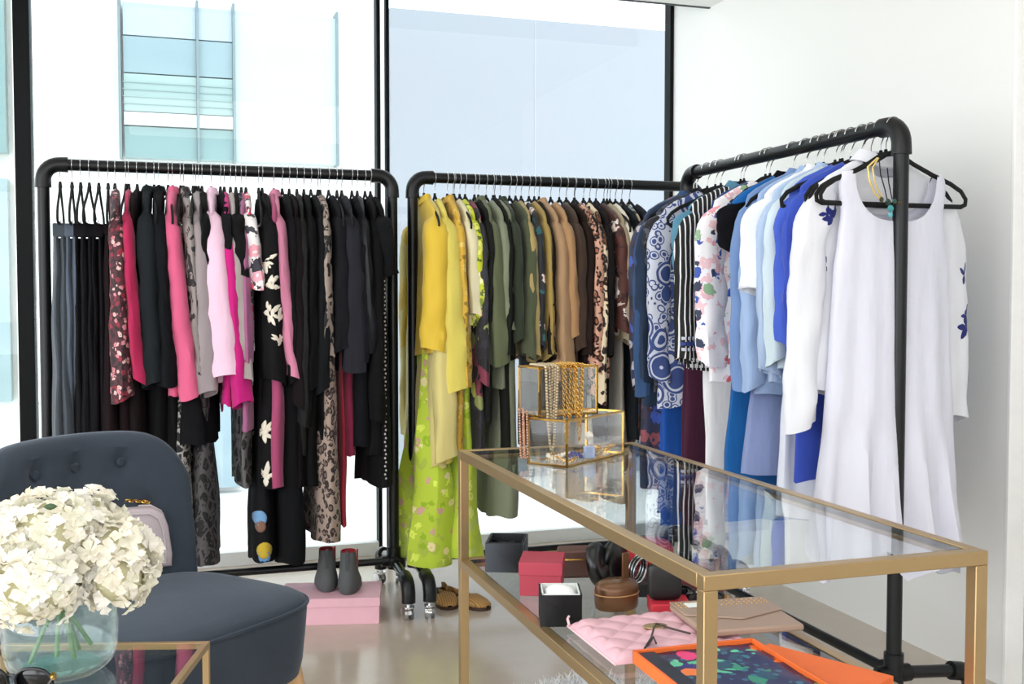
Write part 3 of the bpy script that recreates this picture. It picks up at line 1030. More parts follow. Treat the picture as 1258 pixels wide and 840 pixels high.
right = [
    (768, 600, D, floral('#28304e', ['#8e4a52', '#3c58b0', '#b7b2b8', '#1d2036'], 22, 0.5, '#3a2a3e', 26), 'navy maxi dress with tiny red flowers', 'dress', dict(sleeve_hem=480, th=0.03)),
    (775, 486, J, cloth('#3b5a86'), 'blue denim shirt', 'shirt', dict(sleeve_hem=488, sr=0.04, th=0.02, collar=True)),
    (785, 500, J, cloth('#2b3d58'), 'navy wool jacket', 'jacket', dict(sleeve_hem=470, sr=0.036, th=0.02)),
    (797, 480, T, floral('#16181f', ['#c9cbd2', '#3c3f52', '#16181f'], 20, 0.4, '#4a4c5a', 40), 'black blouse with white blossoms', 'blouse', dict(sleeve_hem=330, sr=0.045)),
    (806, 500, D, paisley('#c3c8d6', '#33477f', 11), 'blue and white paisley dress', 'dress', dict(sleeve_hem=470, sr=0.05, th=0.025, sw=0.2)),
    (815, 640, P, cloth('#1e5fc0'), 'bright blue trousers', 'trousers', dict(th=0.03, flare=1.4)),
    (838, 330, T, cloth('#5d93ad'), 'teal blue blouse', 'blouse', dict(sleeve_hem=335, sr=0.055, collar=True, th=0.02)),
    (838, 455, T, stripes('#101012', '#e9e9ea', 66, 0.27, 0), 'black and white striped tunic with embroidered border', 'tunic', dict(name='striped_tunic', sleeve_hem=450, sr=0.05, th=0.02)),
    (843, 640, P, cloth('#4b1d38'), 'maroon trousers', 'trousers', dict(th=0.03, flare=1.4)),
    (862, 420, T, cloth('#1f4a86'), 'deep blue blouse', 'blouse', dict(sleeve_hem=400, sr=0.045)),
    (866, 650, P, cloth('#f2f2f5', spec=0.2), 'white wide-leg trousers', 'trousers', dict(th=0.03, flare=1.1)),
    (867, 470, T, floral('#f0eef2', ['#e9a3ae', '#e6b9c2', '#3a57b0', '#c9606c', '#8fb08c', '#303a55', '#f0eef2'], 27, 0.46, '#ecc5cc', 24, 0.58, 0.045), 'white blouse with large multicoloured flowers', 'blouse', dict(sleeve_hem=450, sr=0.06, th=0.025, sw=0.205)),
    (893, 640, D, cloth('#1668b4'), 'cobalt blue long dress', 'dress', dict(sl=0, th=0.025, flare=1.05, sw=0.205)),
    (893, 300, T, cloth('#0c0c12'), 'black bow-tied blouse', 'blouse', dict(sleeve_hem=310, sr=0.055, collar=True)),
    (907, 470, J, cloth('#7d9dd0'), 'sky blue chambray shirt', 'shirt', dict(sleeve_hem=480, sr=0.045, collar=True)),
    (919, 482, T, cloth('#a9c3ea'), 'light blue cotton shirt', 'shirt', dict(sleeve_hem=482, sr=0.045, collar=True)),
    (925, 585, S, cloth('#93a3d2'), 'periwinkle long skirt', 'skirt', dict(th=0.03, flare=1.15)),
    (927, 400, T, cloth('#f1f4fa'), 'white blouse with rolled short sleeves', 'blouse', dict(sleeve_hem=362, sr=0.066, th=0.025, collar=True, out=0.04, cuffr=0.055)),
    (940, 470, T, cloth('#b7cdec'), 'pale blue striped shirt', 'shirt', dict(sleeve_hem=465, sr=0.045, collar=True)),
    (948, 455, T, cloth('#c7d8e0'), 'ice grey-blue blouse with tied cuffs', 'blouse', dict(sleeve_hem=450, sr=0.045)),
    (958, 520, T, cloth('#4b69d6'), 'cornflower blue blouse', 'blouse', dict(sleeve_hem=430, sr=0.042)),
    (964, 640, S, cloth('#e4e9f8'), 'long white-blue skirt', 'skirt', dict(th=0.035, flare=1.12, fold=0.02)),
    (970, 590, D, cloth('#3c56c2'), 'royal blue long dress', 'dress', dict(sleeve_hem=430, sr=0.045, sw=0.2, th=0.02)),
]
hang_row('left', left)
hang_row('middle', mid)
hang_row('right', right)
# extra hangers of garments sharing a crowded stretch are not needed

# ------------------------------------------------------------------ appliques laid on cloth
from mathutils.bvhtree import BVHTree


def drape(polys, target, mat, name, parent, direction, off=0.0015):
    """thin raised shapes pressed on a mesh. polys: lists of (a, b) in the plane across direction, local coordinates"""
    me = target.data
    bv = BVHTree.FromPolygons([v.co.copy() for v in me.vertices], [tuple(p.vertices) for p in me.polygons])
    d = Vector(direction)
    g = MB()
    for poly in polys:
        ca = sum(p[0] for p in poly) / len(poly)
        cb = sum(p[1] for p in poly) / len(poly)
        ring = [(ca, cb)] + [(ca + (a - ca) * q, cb + (b - cb) * q) for q in (0.35, 0.7, 1.0) for a, b in poly]
        out = []
        for a, b in ring:
            o = (Vector((a, 0, b)) if abs(d.y) > 0.5 else Vector((0, a, b))) - d * 1.0
            hit = bv.ray_cast(o, d, 3.0)
            out.append(None if hit[0] is None else hit[0] - d * off)
        if any(p is None for p in out):
            continue
        o0 = len(g.v)
        g.v += [tuple(p) for p in out]
        n = len(poly)
        for k in range(n):
            k2 = (k + 1) % n
            g.f.append((o0, o0 + 1 + k, o0 + 1 + k2))
            for q in (0, 1):
                a0, b0 = o0 + 1 + q * n, o0 + 1 + (q + 1) * n
                g.f.append((a0 + k, b0 + k, b0 + k2, a0 + k2))
    if not g.f:
        return None
    o = g.build(name, mat, parent)
    s = o.modifiers.new('thick', 'SOLIDIFY')
    s.thickness = 0.0012
    return o


def petal(cx, cy, ang, ln, wd, n=8, tip=0.35):
    pts = []
    for k in range(n):
        t = 2 * PI * k / n
        u = (1 - math.cos(t)) / 2
        w = wd * math.sin(t) * (0.55 + 0.45 * math.sin(PI * u))
        x, y = u * ln, w
        pts.append((cx + x * math.cos(ang) - y * math.sin(ang), cy + x * math.sin(ang) + y * math.cos(ang)))
    return pts


def child(root, nm, i=0):
    return [c for c in root.children if c.name.split('.')[0] == nm][i]


emb = [g for g in ALL_G if g.name.startswith('embroidered_dress')][0]
sl_o = child(emb, 'sleeve')
bd_o = child(emb, 'body')
cream = cloth('#e9e1d0')
rnd = random.Random(4)


def px_local(root, px, py):
    p = ony(px, py, LY - 0.235)
    return root.matrix_world.inverted() @ p


bpy.context.view_layer.update()
for (px, py, sc, kind) in ((326, 322, 0.042, 0), (328, 352, 0.052, 1), (331, 384, 0.046, 0), (343, 393, 0.036, 1), (344, 418, 0.030, 0), (327, 532, 0.044, 0), (328, 588, 0.052, 0)):
    c = px_local(emb, px, py)
    polys = []
    n = 8 if kind == 0 else 9
    for k in range(n):
        a = (2 * PI * k / n if kind == 0 else rnd.uniform(0.2, 2.9)) + rnd.uniform(-0.3, 0.3)
        polys.append(petal(c.y + rnd.uniform(-0.006, 0.006), c.z + rnd.uniform(-0.006, 0.006), a, sc * rnd.uniform(0.6, 1.15), sc * 0.16))
    if kind == 0:
        polys.append(petal(c.y - sc * 0.35, c.z, 0, sc * 0.7, sc * 0.3))
    for tg in ((sl_o, bd_o) if py < 450 else (bd_o, sl_o)):
        if drape(polys, tg, cream, 'embroidered_flower', emb, (-1, 0, 0)):
            break
dot = [g for g in ALL_G if g.name.startswith('dotted_skirt')][0]
for (px, py, r, c1) in ((320, 642, 0.024, '#7fb0e0'), (321, 652, 0.018, '#8f6a58'), (326, 682, 0.026, '#d8b93a'), (326, 690, 0.020, '#6ea4e0'), (312, 690, 0.018, '#8d6a9c')):
    c = px_local(dot, px, py)
    drape([[(c.y + r * math.cos(a), c.z + r * 1.1 * math.sin(a)) for a in [2 * PI * k / 14 for k in range(14)]]], child(dot, 'panel'), cloth(c1), 'printed_dot', dot, (-1, 0, 0), 0.004 + 0.0006 * (py % 3))
coat = [g for g in ALL_G if g.name.startswith('beaded_coat')][0]
polys = []
for k in range(52):
    c = px_local(coat, 477 + (k % 2) * 1.2, 335 + k * 5)
    polys.append([(c.y + 0.0035 * math.cos(a), c.z + 0.004 * math.sin(a)) for a in [2 * PI * j / 6 for j in range(6)]])
drape(polys, child(coat, 'body'), cloth('#c9c6c0'), 'beaded_trim', coat, (-1, 0, 0))
# dots on the flared evening dress

tun = [g for g in ALL_G if g.name.startswith('striped_tunic')][0]
for tgt in [c for c in tun.children if c.name.split('.')[0] in ('sleeve', 'body')]:
    zs = [v.co.z for v in tgt.data.vertices]
    zb = min(zs) + 0.022
    for zz, sz, m in ((zb, 0.006, '#e9e9ea'), (zb + 0.035, 0.005, '#cfd3e2'), (zb + 0.052, 0.007, '#3e4f9a'), (zb + 0.069, 0.005, '#cfd3e2')):
        polys = [[(x + sz * a, zz + sz * b) for a, b in ((-1, -1), (1, -1), (1, 1), (-1, 1))] for x in [-0.30 + 0.0165 * k for k in range(26)]]
        drape(polys, tgt, cloth(m), 'embroidered_border', tun, (0, 1, 0), 0.002)

# ------------------------------------------------------------------ the two white pieces at the near end of the right rack
GR = RACKS['right'][0]
white_c = cloth('#eceef5', 0.8, trans=0.12)
loc = Vector((RX, 2.335, RAIL_H))
shirt = thing('shirt', 'long white shirt with navy floral embroidery behind the sleeveless white dress', 'shirt', loc, math.radians(1.5), GR)
tab = [(0, 0.07, 0.016), (0.02, 0.11, 0.018), (0.05, 0.165, 0.02), (0.07, 0.195, 0.018), (0.15, 0.205, 0.022), (0.35, 0.215, 0.026), (0.62, 0.245, 0.03)]
sb = shell(tab, 0.60, ZG, 71, 0.010, hemvar=0.012, scoop=0.05, neck=0.065, n=64, m=40).build('body', white_c, shirt)
scs = []
for sd in (-1, 1):
    g = sleeve_mesh(sd, 0.205, 0.065, ZG, 0.60, 0.056, 0.042, 0.032, 0.034, 9 + sd, out=0.055, fold=0.005, n=26, m=30)
    so = g.build('sleeve', white_c, shirt)
    scs.append(so)
collar_mesh(ZG + 0.004, 0.066, 0.026, 0.03).build('collar', white_c, shirt)
hanger(loc, math.radians(1.5), 'black velvet hanger of the white embroidered shirt, right rack', 'black velvet hangers')
navy = cloth('#1e2a78')
bpy.context.view_layer.update()


def on_shirt(px, py, y=2.30):
    p = ony(px, py, y)
    return shirt.matrix_world.inverted() @ p


def sprig(px, py, sc, tg, k, seed, stem=True):
    r = random.Random(seed)
    c = on_shirt(px, py)
    polys = [petal(c.x, c.z, 2 * PI * i / k + r.uniform(-0.3, 0.3), sc * r.uniform(0.8, 1.2), sc * 0.26) for i in range(k)]
    if stem:
        polys.append(petal(c.x, c.z, 1.4, sc * 1.6, sc * 0.07))
    for t in (tg, sb):
        if drape(polys, t, navy, 'embroidered_flower', shirt, (0, 1, 0)):
            return


sprig(1024, 268, 0.030, scs[0], 6, 1)
sprig(1016, 262, 0.022, scs[0], 4, 2)
sprig(1023, 325, 0.022, scs[0], 3, 3)
sprig(978, 326, 0.014, scs[0], 3, 4)
sprig(1191, 338, 0.022, scs[1], 3, 5)
sprig(1194, 402, 0.034, scs[1], 6, 6)
sprig(1192, 388, 0.020, scs[1], 4, 7)

dloc = Vector((RX, 2.285, RAIL_H))
tank = thing('sleeveless_dress', 'long white sleeveless dress with scoop neck and ragged flared hem, nearest on the right rack', 'dress', dloc, 0, GR)


def tank_body():
    g = MB()
    rnd = random.Random(5)
    N, M, L = 84, 60, 0.985
    tab = [(0, 0.152, 0.020), (0.03, 0.158, 0.021), (0.10, 0.150, 0.024), (0.17, 0.158, 0.028), (0.24, 0.168, 0.032), (0.45, 0.178, 0.036), (0.62, 0.190, 0.042), (0.80, 0.206, 0.055), (0.985, 0.224, 0.075)]
    rows = []
    for i in range(M + 1):
        s = L * (i / M) ** 1.15
        w, d = lerp_tab(tab, s)
        row = []
        for k in range(N):
            th = 2 * PI * k / N
            x = w * sgp(math.cos(th), 0.92)
            front = math.sin(th) < 0
            y = d * sgp(math.sin(th), 0.7)
            u = x / w
            lo = max(0, (s - 0.60) / 0.385)
            up = max(0, min(1, (s - 0.12) / 0.3))
            ph = 0 if front else 1.7
            fo = 0.005 * up * math.sin(u * 7 + ph + s * 2.0) + 0.003 * up * math.sin(u * 17 + ph * 2 + 1.3 * s)
            fo += lo * (0.028 * math.sin(u * 14 + ph + 0.4) + 0.008 * math.sin(u * 31 + 2 + ph))
            y += fo * (0.35 + 0.65 * abs(math.sin(th)))
            z = s
            # scoop neck: straps 0.155 .. 0.118
            if abs(x) < 0.122:
                dep = 0.128 if front else 0.110
                z = max(s, dep * (1 - (abs(x) / 0.122) ** 2.4) ** 0.5 + 0.010)
            if lo > 0:
                rag = 0.035 * math.sin(u * 5.2 + 0.6 + ph) + 0.022 * math.sin(u * 13 + 1.0 + ph) + 0.01 * abs(math.sin(u * 27 + ph))
                z += rag * lo ** 1.5 - 0.05 * lo ** 2 * (1 if u < -0.55 else 0) * (abs(u) - 0.55) * 2
            row.append((x, y, ZG - 0.040 - 0.02 * (abs(x) / 0.15) - z + 0.018))
        rows.append(row)
    rows.append([(p[0] * 0.99, p[1] * 0.9, p[2] + 0.003) for p in rows[-1]])
    rows.append([(p[0] * 0.985, p[1] * 0.85, p[2] + 0.05) for p in rows[-2]])
    g.grid(rows, True)
    return g


tank_body().build('body', cloth('#e2e3f0', 0.8, trans=0.121), tank)
hanger(dloc, 0, 'black velvet hanger with wide shoulders holding the sleeveless white dress', 'black velvet hangers')
for i, (yy, rz) in enumerate(((2.375, 14), (2.41, -9), (2.315, 11))):
    hanger((RX, yy, RAIL_H), math.radians(rz), ['bare black velvet hanger turned askew behind the white shirt', 'bare black velvet hanger over the royal blue dress', 'bare black velvet hanger between the white shirt and white dress'][i], 'bare black hangers at the near end of the right rack')


def chain_links(g, pts, step=0.006, r=0.0022, wr=0.0007):
    """small oval links along a path"""
    pts = [Vector(p) for p in pts]
    acc, k = 0.0, 0
    for a, b in zip(pts, pts[1:]):
        d = b - a
        ln = d.length
        if ln < 1e-6:
            continue
        dn = d / ln
        while acc <= ln:
            c = a + dn * acc
            u = dn.orthogonal().normalized()
            if k % 2:
                u = dn.cross(u)
            w = [c + dn * (math.cos(t) * r * 1.55) + u * (math.sin(t) * r) for t in [2 * PI * j / 8 for j in range(8)]]
            g.tube(w, wr, 4, closed=True)
            acc += step
            k += 1
        acc -= ln


def beads(g, pts, step=0.008, r=0.0035, jit=0):
    pts = [Vector(p) for p in pts]
    acc = 0.0
    rr = random.Random(3)
    for a, b in zip(pts, pts[1:]):
        ln = (b - a).length
        if ln < 1e-6:
            continue
        dn = (b - a) / ln
        while acc <= ln:
            c = a + dn * acc
            q = r * (1 + rr.uniform(-jit, jit))
            g.lathe([(0.001, -q), (q * 0.75, -q * 0.66), (q, 0), (q * 0.75, q * 0.66), (0.001, q)], 7, c)
            acc += step
        acc -= ln


# necklace over the dress: gold cord with a cluster of dark stones
nk = thing('necklace', 'gold cord necklace with green stone pendant hanging over the white dress neckline', 'necklace', dloc)
YN = 2.285 - 0.045


def LP(px, py, y=YN):
    return ony(px, py, y) - dloc


g = MB()
g.tube([LP(1078, 194), LP(1066, 205), LP(1068, 222), LP(1075, 238), LP(1083, 246)], 0.0026, 8)
g.tube([LP(1079, 194), LP(1072, 206), LP(1074, 222), LP(1080, 236), LP(1085, 246)], 0.0022, 8)
g.build('cord', plain('yellow_gold_cord', '#d8c07a', 0.35, 0.4), nk)
g = MB()
g.tube([LP(1080, 196), LP(1082, 215), LP(1087, 232), LP(1090, 246)], 0.0014, 6)
g.tube([LP(1090, 206), LP(1092, 225), LP(1096, 245)], 0.0014, 6)
g.tube([LP(1098, 246), LP(1102, 220), LP(1098, 200)], 0.0016, 6)
g.build('black_cord', velvet_black, nk)
for (px, py, r, m) in ((1083, 245, 0.007, '#3a3a20'), (1091, 248, 0.009, '#20392f'), (1099, 247, 0.007, '#2b5148'), (1094, 256, 0.010, '#3e8f8f'), (1094, 264, 0.007, '#5fb5c0'), (1105, 249, 0.006, '#453a1a')):
    c = LP(px, py, YN - 0.004)
    MB().lathe([(0.001, -r), (r * 0.7, -r * 0.6), (r, 0), (r * 0.6, r * 0.7), (0.001, r * 0.9)], 8, c, sy=0.6).build('stone', plain('stone_' + m[1:], m, 0.15, 0.1), nk, smooth=False)

# ------------------------------------------------------------------ the gold and glass console table
tx0, tx1, ty0, ty1, TT, ST, tb = 0.644, 1.083, 1.195, 2.372, 0.75, 0.50, 0.020
tab_ = thing('console_table', 'gold framed console table with glass top and glass lower shelf', 'table', (tx0, ty0, 0))


def tpart(name, x0, y0, z0, x1, y1, z1, m, bev=0.0012):
    return B(x0 - tx0, y0 - ty0, z0, x1 - tx0, y1 - ty0, z1).build(name, m, tab_, bevel=bev)


for x in (tx0, tx1 - tb):
    for y in (ty0, ty1 - tb):
        tpart('leg', x, y, 0, x + tb, y + tb, TT - tb, gold)
for nm, zz in (('top_frame', TT), ('shelf_frame', ST)):
    e = tb * 0.0 if zz == TT else tb
    for y in (ty0, ty1 - tb):
        tpart(nm, tx0 + e, y, zz - tb, tx1 - e, y + tb, zz, gold)
    for x in (tx0, tx1 - tb):
        tpart(nm, x, ty0 + tb, zz - tb, x + tb, ty1 - tb, zz, gold)
shadow_black = plain('black_edge_shadow', '#121212', 0.5)  # black strips put in as the glass edge shadow inside the frame
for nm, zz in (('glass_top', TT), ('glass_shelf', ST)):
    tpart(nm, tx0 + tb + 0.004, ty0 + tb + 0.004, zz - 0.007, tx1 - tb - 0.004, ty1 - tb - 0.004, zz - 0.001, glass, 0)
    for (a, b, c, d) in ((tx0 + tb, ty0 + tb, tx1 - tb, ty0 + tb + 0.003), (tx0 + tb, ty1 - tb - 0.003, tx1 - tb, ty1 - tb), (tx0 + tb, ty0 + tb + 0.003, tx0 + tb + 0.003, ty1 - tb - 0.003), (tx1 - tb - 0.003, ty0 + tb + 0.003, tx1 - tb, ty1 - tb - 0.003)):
        tpart('edge_shadow', a, b, zz - 0.010, c, d, zz - 0.002, shadow_black, 0)

# ------------------------------------------------------------------ jewellery boxes on the glass top


def glass_box(label, cx, cy, z, w, d, h, rz, lid=True, group='glass jewellery boxes'):
    """(cx, cy) is the near corner"""
    t = thing('jewellery_box', label, 'jewellery box', (cx, cy, z), rz, group)
    e = 0.0042
    m = MB()
    for x in (0, w - e):
        for y in (0, d - e):
            m.box(x, y, 0, x + e, y + e, h)
    for zz in (0, h - e):
        for y in (0, d - e):
            m.box(0, y, zz, w, y + e, zz + e)
        for x in (0, w - e):
            m.box(x, 0, zz, x + e, d, zz + e)
    m.build('gold_frame', gold_shiny, t)
    for (a, b, c, dd, z0, z1) in ((e, 0.001, w - e, 0.003, e, h - e), (e, d - 0.003, w - e, d - 0.001, e, h - e), (0.001, e, 0.003, d - e, e, h - e), (w - 0.003, e, w - 0.001, d - e, e, h - e), (e, e, w - e, d - e, 0.0005, 0.0025)):
        B(a, b, z0, c, dd, z1).build('glass_panel', thin_glass, t, smooth=False)
    if lid:
        B(e, e, h - 0.003, w - e, d - e, h - 0.001).build('lid_glass', thin_glass, t, smooth=False)
        MB().tube([(w * 0.42, 0, h), (w * 0.42, -0.004, h + 0.003), (w * 0.5, -0.005, h + 0.004), (w * 0.58, 0, h)], 0.0014, 6).build('clasp', gold_shiny, t)
    return t


z1 = TT - 0.001
R1 = math.radians(37.3)
glass_box('wide glass jewellery box with gold edges standing on the table, filled with jewellery', 0.79, 2.054, z1, 0.244, 0.10, 0.098, R1, False)
z2 = z1 + 0.098
R2 = math.radians(13)
glass_box('smaller glass jewellery box stacked on top, draped with chain necklaces', 0.752, 2.120, z2, 0.152, 0.085, 0.106, R2)
O2 = Vector((0.752, 2.120, z2))
ux2, uy2 = Vector((math.cos(R2), math.sin(R2), 0)), Vector((-math.sin(R2), math.cos(R2), 0))
O1 = Vector((0.79, 2.054, z1))
ux1, uy1 = Vector((math.cos(R1), math.sin(R1), 0)), Vector((-math.sin(R1), math.cos(R1), 0))


def F2(u, w, v):   # on the upper box: along, above its base, outwards from the front
    return O2 + ux2 * u - uy2 * v + Vector((0, 0, w))


silver_bead = plain('champagne_bead', '#b9a88c', 0.3, 0.7)
pearl = plain('pearl', '#e9e2d6', 0.25, 0.0)
rose_bead = plain('rose_gold_bead', '#b98f78', 0.3, 0.8)


def hang_neck(label, u0, u1, low, m, fn, v=0.006, back=0.05, lowshift=0.0, n=14):
    t = thing('necklace', label, 'necklace', tuple(O2), 0, 'necklaces draped over the glass boxes')
    pts = []
    for i in range(n + 1):
        q = i / n
        u = u0 + (u1 - u0) * q + lowshift * math.sin(PI * q)
        w = 0.107 - (0.107 + low) * (1 - (abs(2 * q - 1)) ** 2.2)
        pts.append(F2(u, w, v))
    pts = [F2(u0, 0.1095, -back), F2(u0, 0.1095, 0.0)] + pts + [F2(u1, 0.1095, 0.0), F2(u1, 0.1095, -back)]
    g = MB()
    fn(g, [p - O2 for p in pts])
    return g, t


for i, (u0, u1, lo, m, typ, lab) in enumerate((
    (0.014, 0.030, 0.030, silver_bead, 0, 'champagne bead necklace hanging at the left of the upper glass box'),
    (0.020, 0.036, 0.012, silver_bead, 0, 'shorter champagne bead strand at the left of the upper glass box'),
    (0.010, 0.040, 0.070, silver_bead, 0, 'longest champagne bead strand reaching down the lower glass box'),
    (0.056, 0.076, 0.060, gold_shiny, 1, 'fine gold chain necklace looping low in the middle of the glass boxes'),
    (0.060, 0.084, 0.005, gold_shiny, 1, 'gold chain draped over the middle of the upper glass box'),
    (0.086, 0.102, 0.020, gold_shiny, 2, 'thick twisted gold chain on the right of the upper glass box'),
    (0.090, 0.108, 0.055, gold_shiny, 1, 'gold link chain hanging past the corner of the lower glass box'),
)):
    fn = [lambda g, p: beads(g, p, 0.0062, 0.0030, 0.2), lambda g, p: chain_links(g, p, 0.0056, 0.0024, 0.0008), lambda g, p: chain_links(g, p, 0.0062, 0.0036, 0.0012)][typ]
    g, t = hang_neck(lab, u0, u1, lo, m, fn, v=0.005 + 0.003 * (i % 3))
    g.build('strand', m, t)
# strands hanging at the left, outside the lower box
for k, (px, lab) in enumerate(((638, 'rose gold bead strand outermost left of the glass boxes'), (643, 'rose gold bead strand next to the lower glass box edge'))):
    t = thing('necklace', lab, 'necklace', tuple(O2), 0, 'necklaces draped over the glass boxes')
    a = ony(px, 503, 2.135) - O2
    b = ony(px + 2, 562, 2.12) - O2
    g = MB()
    beads(g, [a + Vector((0, 0.01, 0)), a, b, b + Vector((0.006, 0, 0)), a + Vector((0.008, 0, 0))], 0.0056, 0.0028, 0.15)
    g.build('strand', rose_bead, t)
# tangle of jewellery lying in the lower box
rr = random.Random(8)
spot = ['lowest of the tangle at left', 'near the left end', 'at the middle of the pile', 'towards the back', 'on top near the middle', 'near the pearl pendant', 'by the right pane', 'right of the middle', 'uppermost at the right']
for k in range(9):
    c = O1 + ux1 * rr.uniform(0.03, 0.21) + uy1 * rr.uniform(0.025, 0.075) + Vector((0, 0, 0.007 + 0.004 * (k % 3)))
    m, nm, lab = [(gold_shiny, 'bracelet', 'gold chain bracelet'), (silver_bead, 'bead_bracelet', 'champagne bead bracelet'), (pearl, 'pearl_bracelet', 'pearl bracelet'), (plain('sapphire_bead', '#2b3c9a', 0.2), 'blue_bead_bracelet', 'blue bead bracelet')][[0, 1, 0, 2, 0, 3, 1, 0, 2][k]]
    t = thing(nm, lab + ' inside the lower glass box, ' + spot[k], 'bracelet', tuple(c), 0, 'bracelets inside the lower glass box')
    R = rr.uniform(0.014, 0.024)
    pts = [(R * math.cos(a) * (1 + 0.25 * math.sin(3 * a + k)), R * 0.8 * math.sin(a), 0.004 * math.sin(2 * a + k)) for a in [2 * PI * j / 20 for j in range(21)]]
    g = MB()
    if m is gold_shiny:
        chain_links(g, pts, 0.0066, 0.0030, 0.0011)
    else:
        beads(g, pts, 0.0072, 0.0034)
    g.build('links', m, t)
t = thing('pendant', 'round white pearl pendant on a thin chain in the lower glass box', 'pendant', tuple(O1 + ux1 * 0.105 + uy1 * 0.01 + Vector((0, 0, 0.055))))
MB().lathe([(0.001, -0.010), (0.007, -0.007), (0.010, 0), (0.007, 0.007), (0.001, 0.010)], 14).build('pearl', pearl, t)
MB().tube([(0, 0, 0.009), (0.001, 0, 0.040)], 0.0009, 6).build('chain', gold_shiny, t)
MB().box(-0.012, -0.006, -0.049, 0.012, 0.006, -0.022).build('stone_block', plain('blue_white_stone', '#9fb0d8', 0.2), t, bevel=0.003)

# ------------------------------------------------------------------ things on the glass shelf
SZ = ST - 0.0005


def open_box(label, c, w, d, h, rz, outer, inner, wall=0.003, name='box', cat='box', group=None):
    t = thing(name, label, cat, c, rz, group)
    m = MB()
    m.box(0, 0, 0, w, d, wall)
    m.box(0, 0, 0, w, wall, h)
    m.box(0, d - wall, 0, w, d, h)
    m.box(0, 0, 0, wall, d, h)
    m.box(w - wall, 0, 0, w, d, h)
    m.build('box_body', outer, t, bevel=0.0006)
    e = wall + 0.0006
    m = MB()
    f = 0.0025
    m.box(e, e, wall + 0.001, w - e, e + f, h + 0.0015)
    m.box(e, d - e - f, wall + 0.001, w - e, d - e, h + 0.0015)
    m.box(e, e, wall + 0.001, e + f, d - e, h + 0.0015)
    m.box(w - e - f, e, wall + 0.001, w - e, d - e, h + 0.0015)
    m.build('lining', inner, t)
    return t


grey_card = plain('slate_card', '#454b54', 0.7)
blk_card = plain('black_card', '#15181d', 0.6)
white_card = plain('white_card', '#ecefee', 0.7)
red_card = plain('raspberry_card', '#b23c50', 0.6)
p = onz(593, 701, SZ)
b1 = open_box('dark grey card box open on the far left of the shelf, holding black straps', (p.x + 0.002, p.y - 0.012, SZ), 0.085, 0.105, 0.063, math.radians(-24), grey_card, blk_card)
st = thing('belt', 'coiled black leather belt inside the open dark grey box', 'belt', (p.x + 0.05, p.y + 0.025, SZ + 0.035))
for k in range(4):
    R = 0.017 + 0.004 * k
    MB().tube([(R * math.cos(a), R * 1.1 * math.sin(a), 0.004 * k + 0.006 * math.sin(2 * a + k)) for a in [2 * PI * j / 24 for j in range(24)]], 0.0035, 6, closed=True, flat=(1, 2.2)).build('coil', plain('black_leather', '#121214', 0.35), st)
p = onz(637, 732, SZ)
rb = thing('gift_box', 'raspberry red lidded box standing right of the dark grey box', 'box', (p.x, p.y, SZ), math.radians(-24))
B(0.002, 0.002, 0, 0.086, 0.098, 0.045).build('box_body', red_card, rb, bevel=0.001)
B(0, 0, 0.042, 0.088, 0.10, 0.068).build('lid', red_card, rb, bevel=0.001)
p = onz(664, 770, SZ)
wb = open_box('black watch box without lid, white lining, front left of the shelf', (p.x, p.y, SZ), 0.076, 0.082, 0.058, math.radians(-17), blk_card, white_card, 0.0025)
g = MB()
rows = []
for i in range(9):
    a = PI * i / 8
    rows.append([(0.010 + 0.056 * j / 8, 0.041 - 0.030 * math.cos(a), 0.034 + 0.034 * math.sin(a) * (1 - 0.35 * abs(2 * j / 8 - 1) ** 3)) for j in range(9)])
g.grid(rows)
wp = thing('watch_cushion', 'plump white cushion filling the open black watch box', 'cushion', (p.x, p.y, SZ), math.radians(-17))
g.build('cushion', plain('white_satin', '#f1f2f2', 0.5), wp).modifiers.new('t', 'SOLIDIFY').thickness = 0.004
# brown case behind the red box
p = onz(668, 705, SZ)
bc = thing('jewellery_case', 'brown leather case with gold rim behind the raspberry box', 'case', (0.80, 2.125, SZ), math.radians(-14))
B(0, 0, 0, 0.095, 0.05, 0.062).build('case_body', plain('brown_leather', '#5b3b34', 0.4), bc, bevel=0.006)
B(-0.001, -0.001, 0.040, 0.096, 0.051, 0.043).build('gold_rim', gold_shiny, bc)


def disc_case(label, loc, rz, rx, rzz, th, m, name='round_case', tilt=0.0, cat='case', sup=1.0):
    t = thing(name, label, cat, loc, rz)
    g = MB()
    rows = []
    for q, k in ((-1, 0.02), (-1, 0.7), (-0.85, 0.9), (-0.5, 0.985), (0, 1), (0.5, 0.985), (0.85, 0.9), (1, 0.7), (1, 0.02)):
        rows.append([(rx * k * sgp(math.cos(a), sup), q * th + tilt * (math.sin(a) + 1), rzz + rzz * k * sgp(math.sin(a), sup)) for a in [2 * PI * j / 28 for j in range(28)]])
    g.grid(rows, True)
    o = g.build('case_body', m, t)
    return t


pat = plain('black_patent', '#0c0e12', 0.28)
disc_case('black patent round case standing upright behind the open watch box', (0.862, 2.04, SZ), math.radians(50), 0.044, 0.046, 0.014, pat, tilt=0.008)
disc_case('second black round case leaning behind the first, near the red purse', (0.905, 2.075, SZ), math.radians(30), 0.046, 0.048, 0.012, pat, tilt=-0.004)
rp = disc_case('small red rounded purse at the back of the shelf', (0.985, 2.08, SZ + 0.03), math.radians(-15), 0.055, 0.028, 0.028, plain('red_leather', '#b62c38', 0.35), 'purse', cat='purse', sup=0.8)
ped = thing('storage_box', 'burgundy box under the small red purse', 'box', (0.925, 2.045, SZ), math.radians(-12))
B(0, 0, 0, 0.12, 0.075, 0.029).build('box_body', plain('burgundy', '#5c1f2a', 0.5), ped, bevel=0.002)
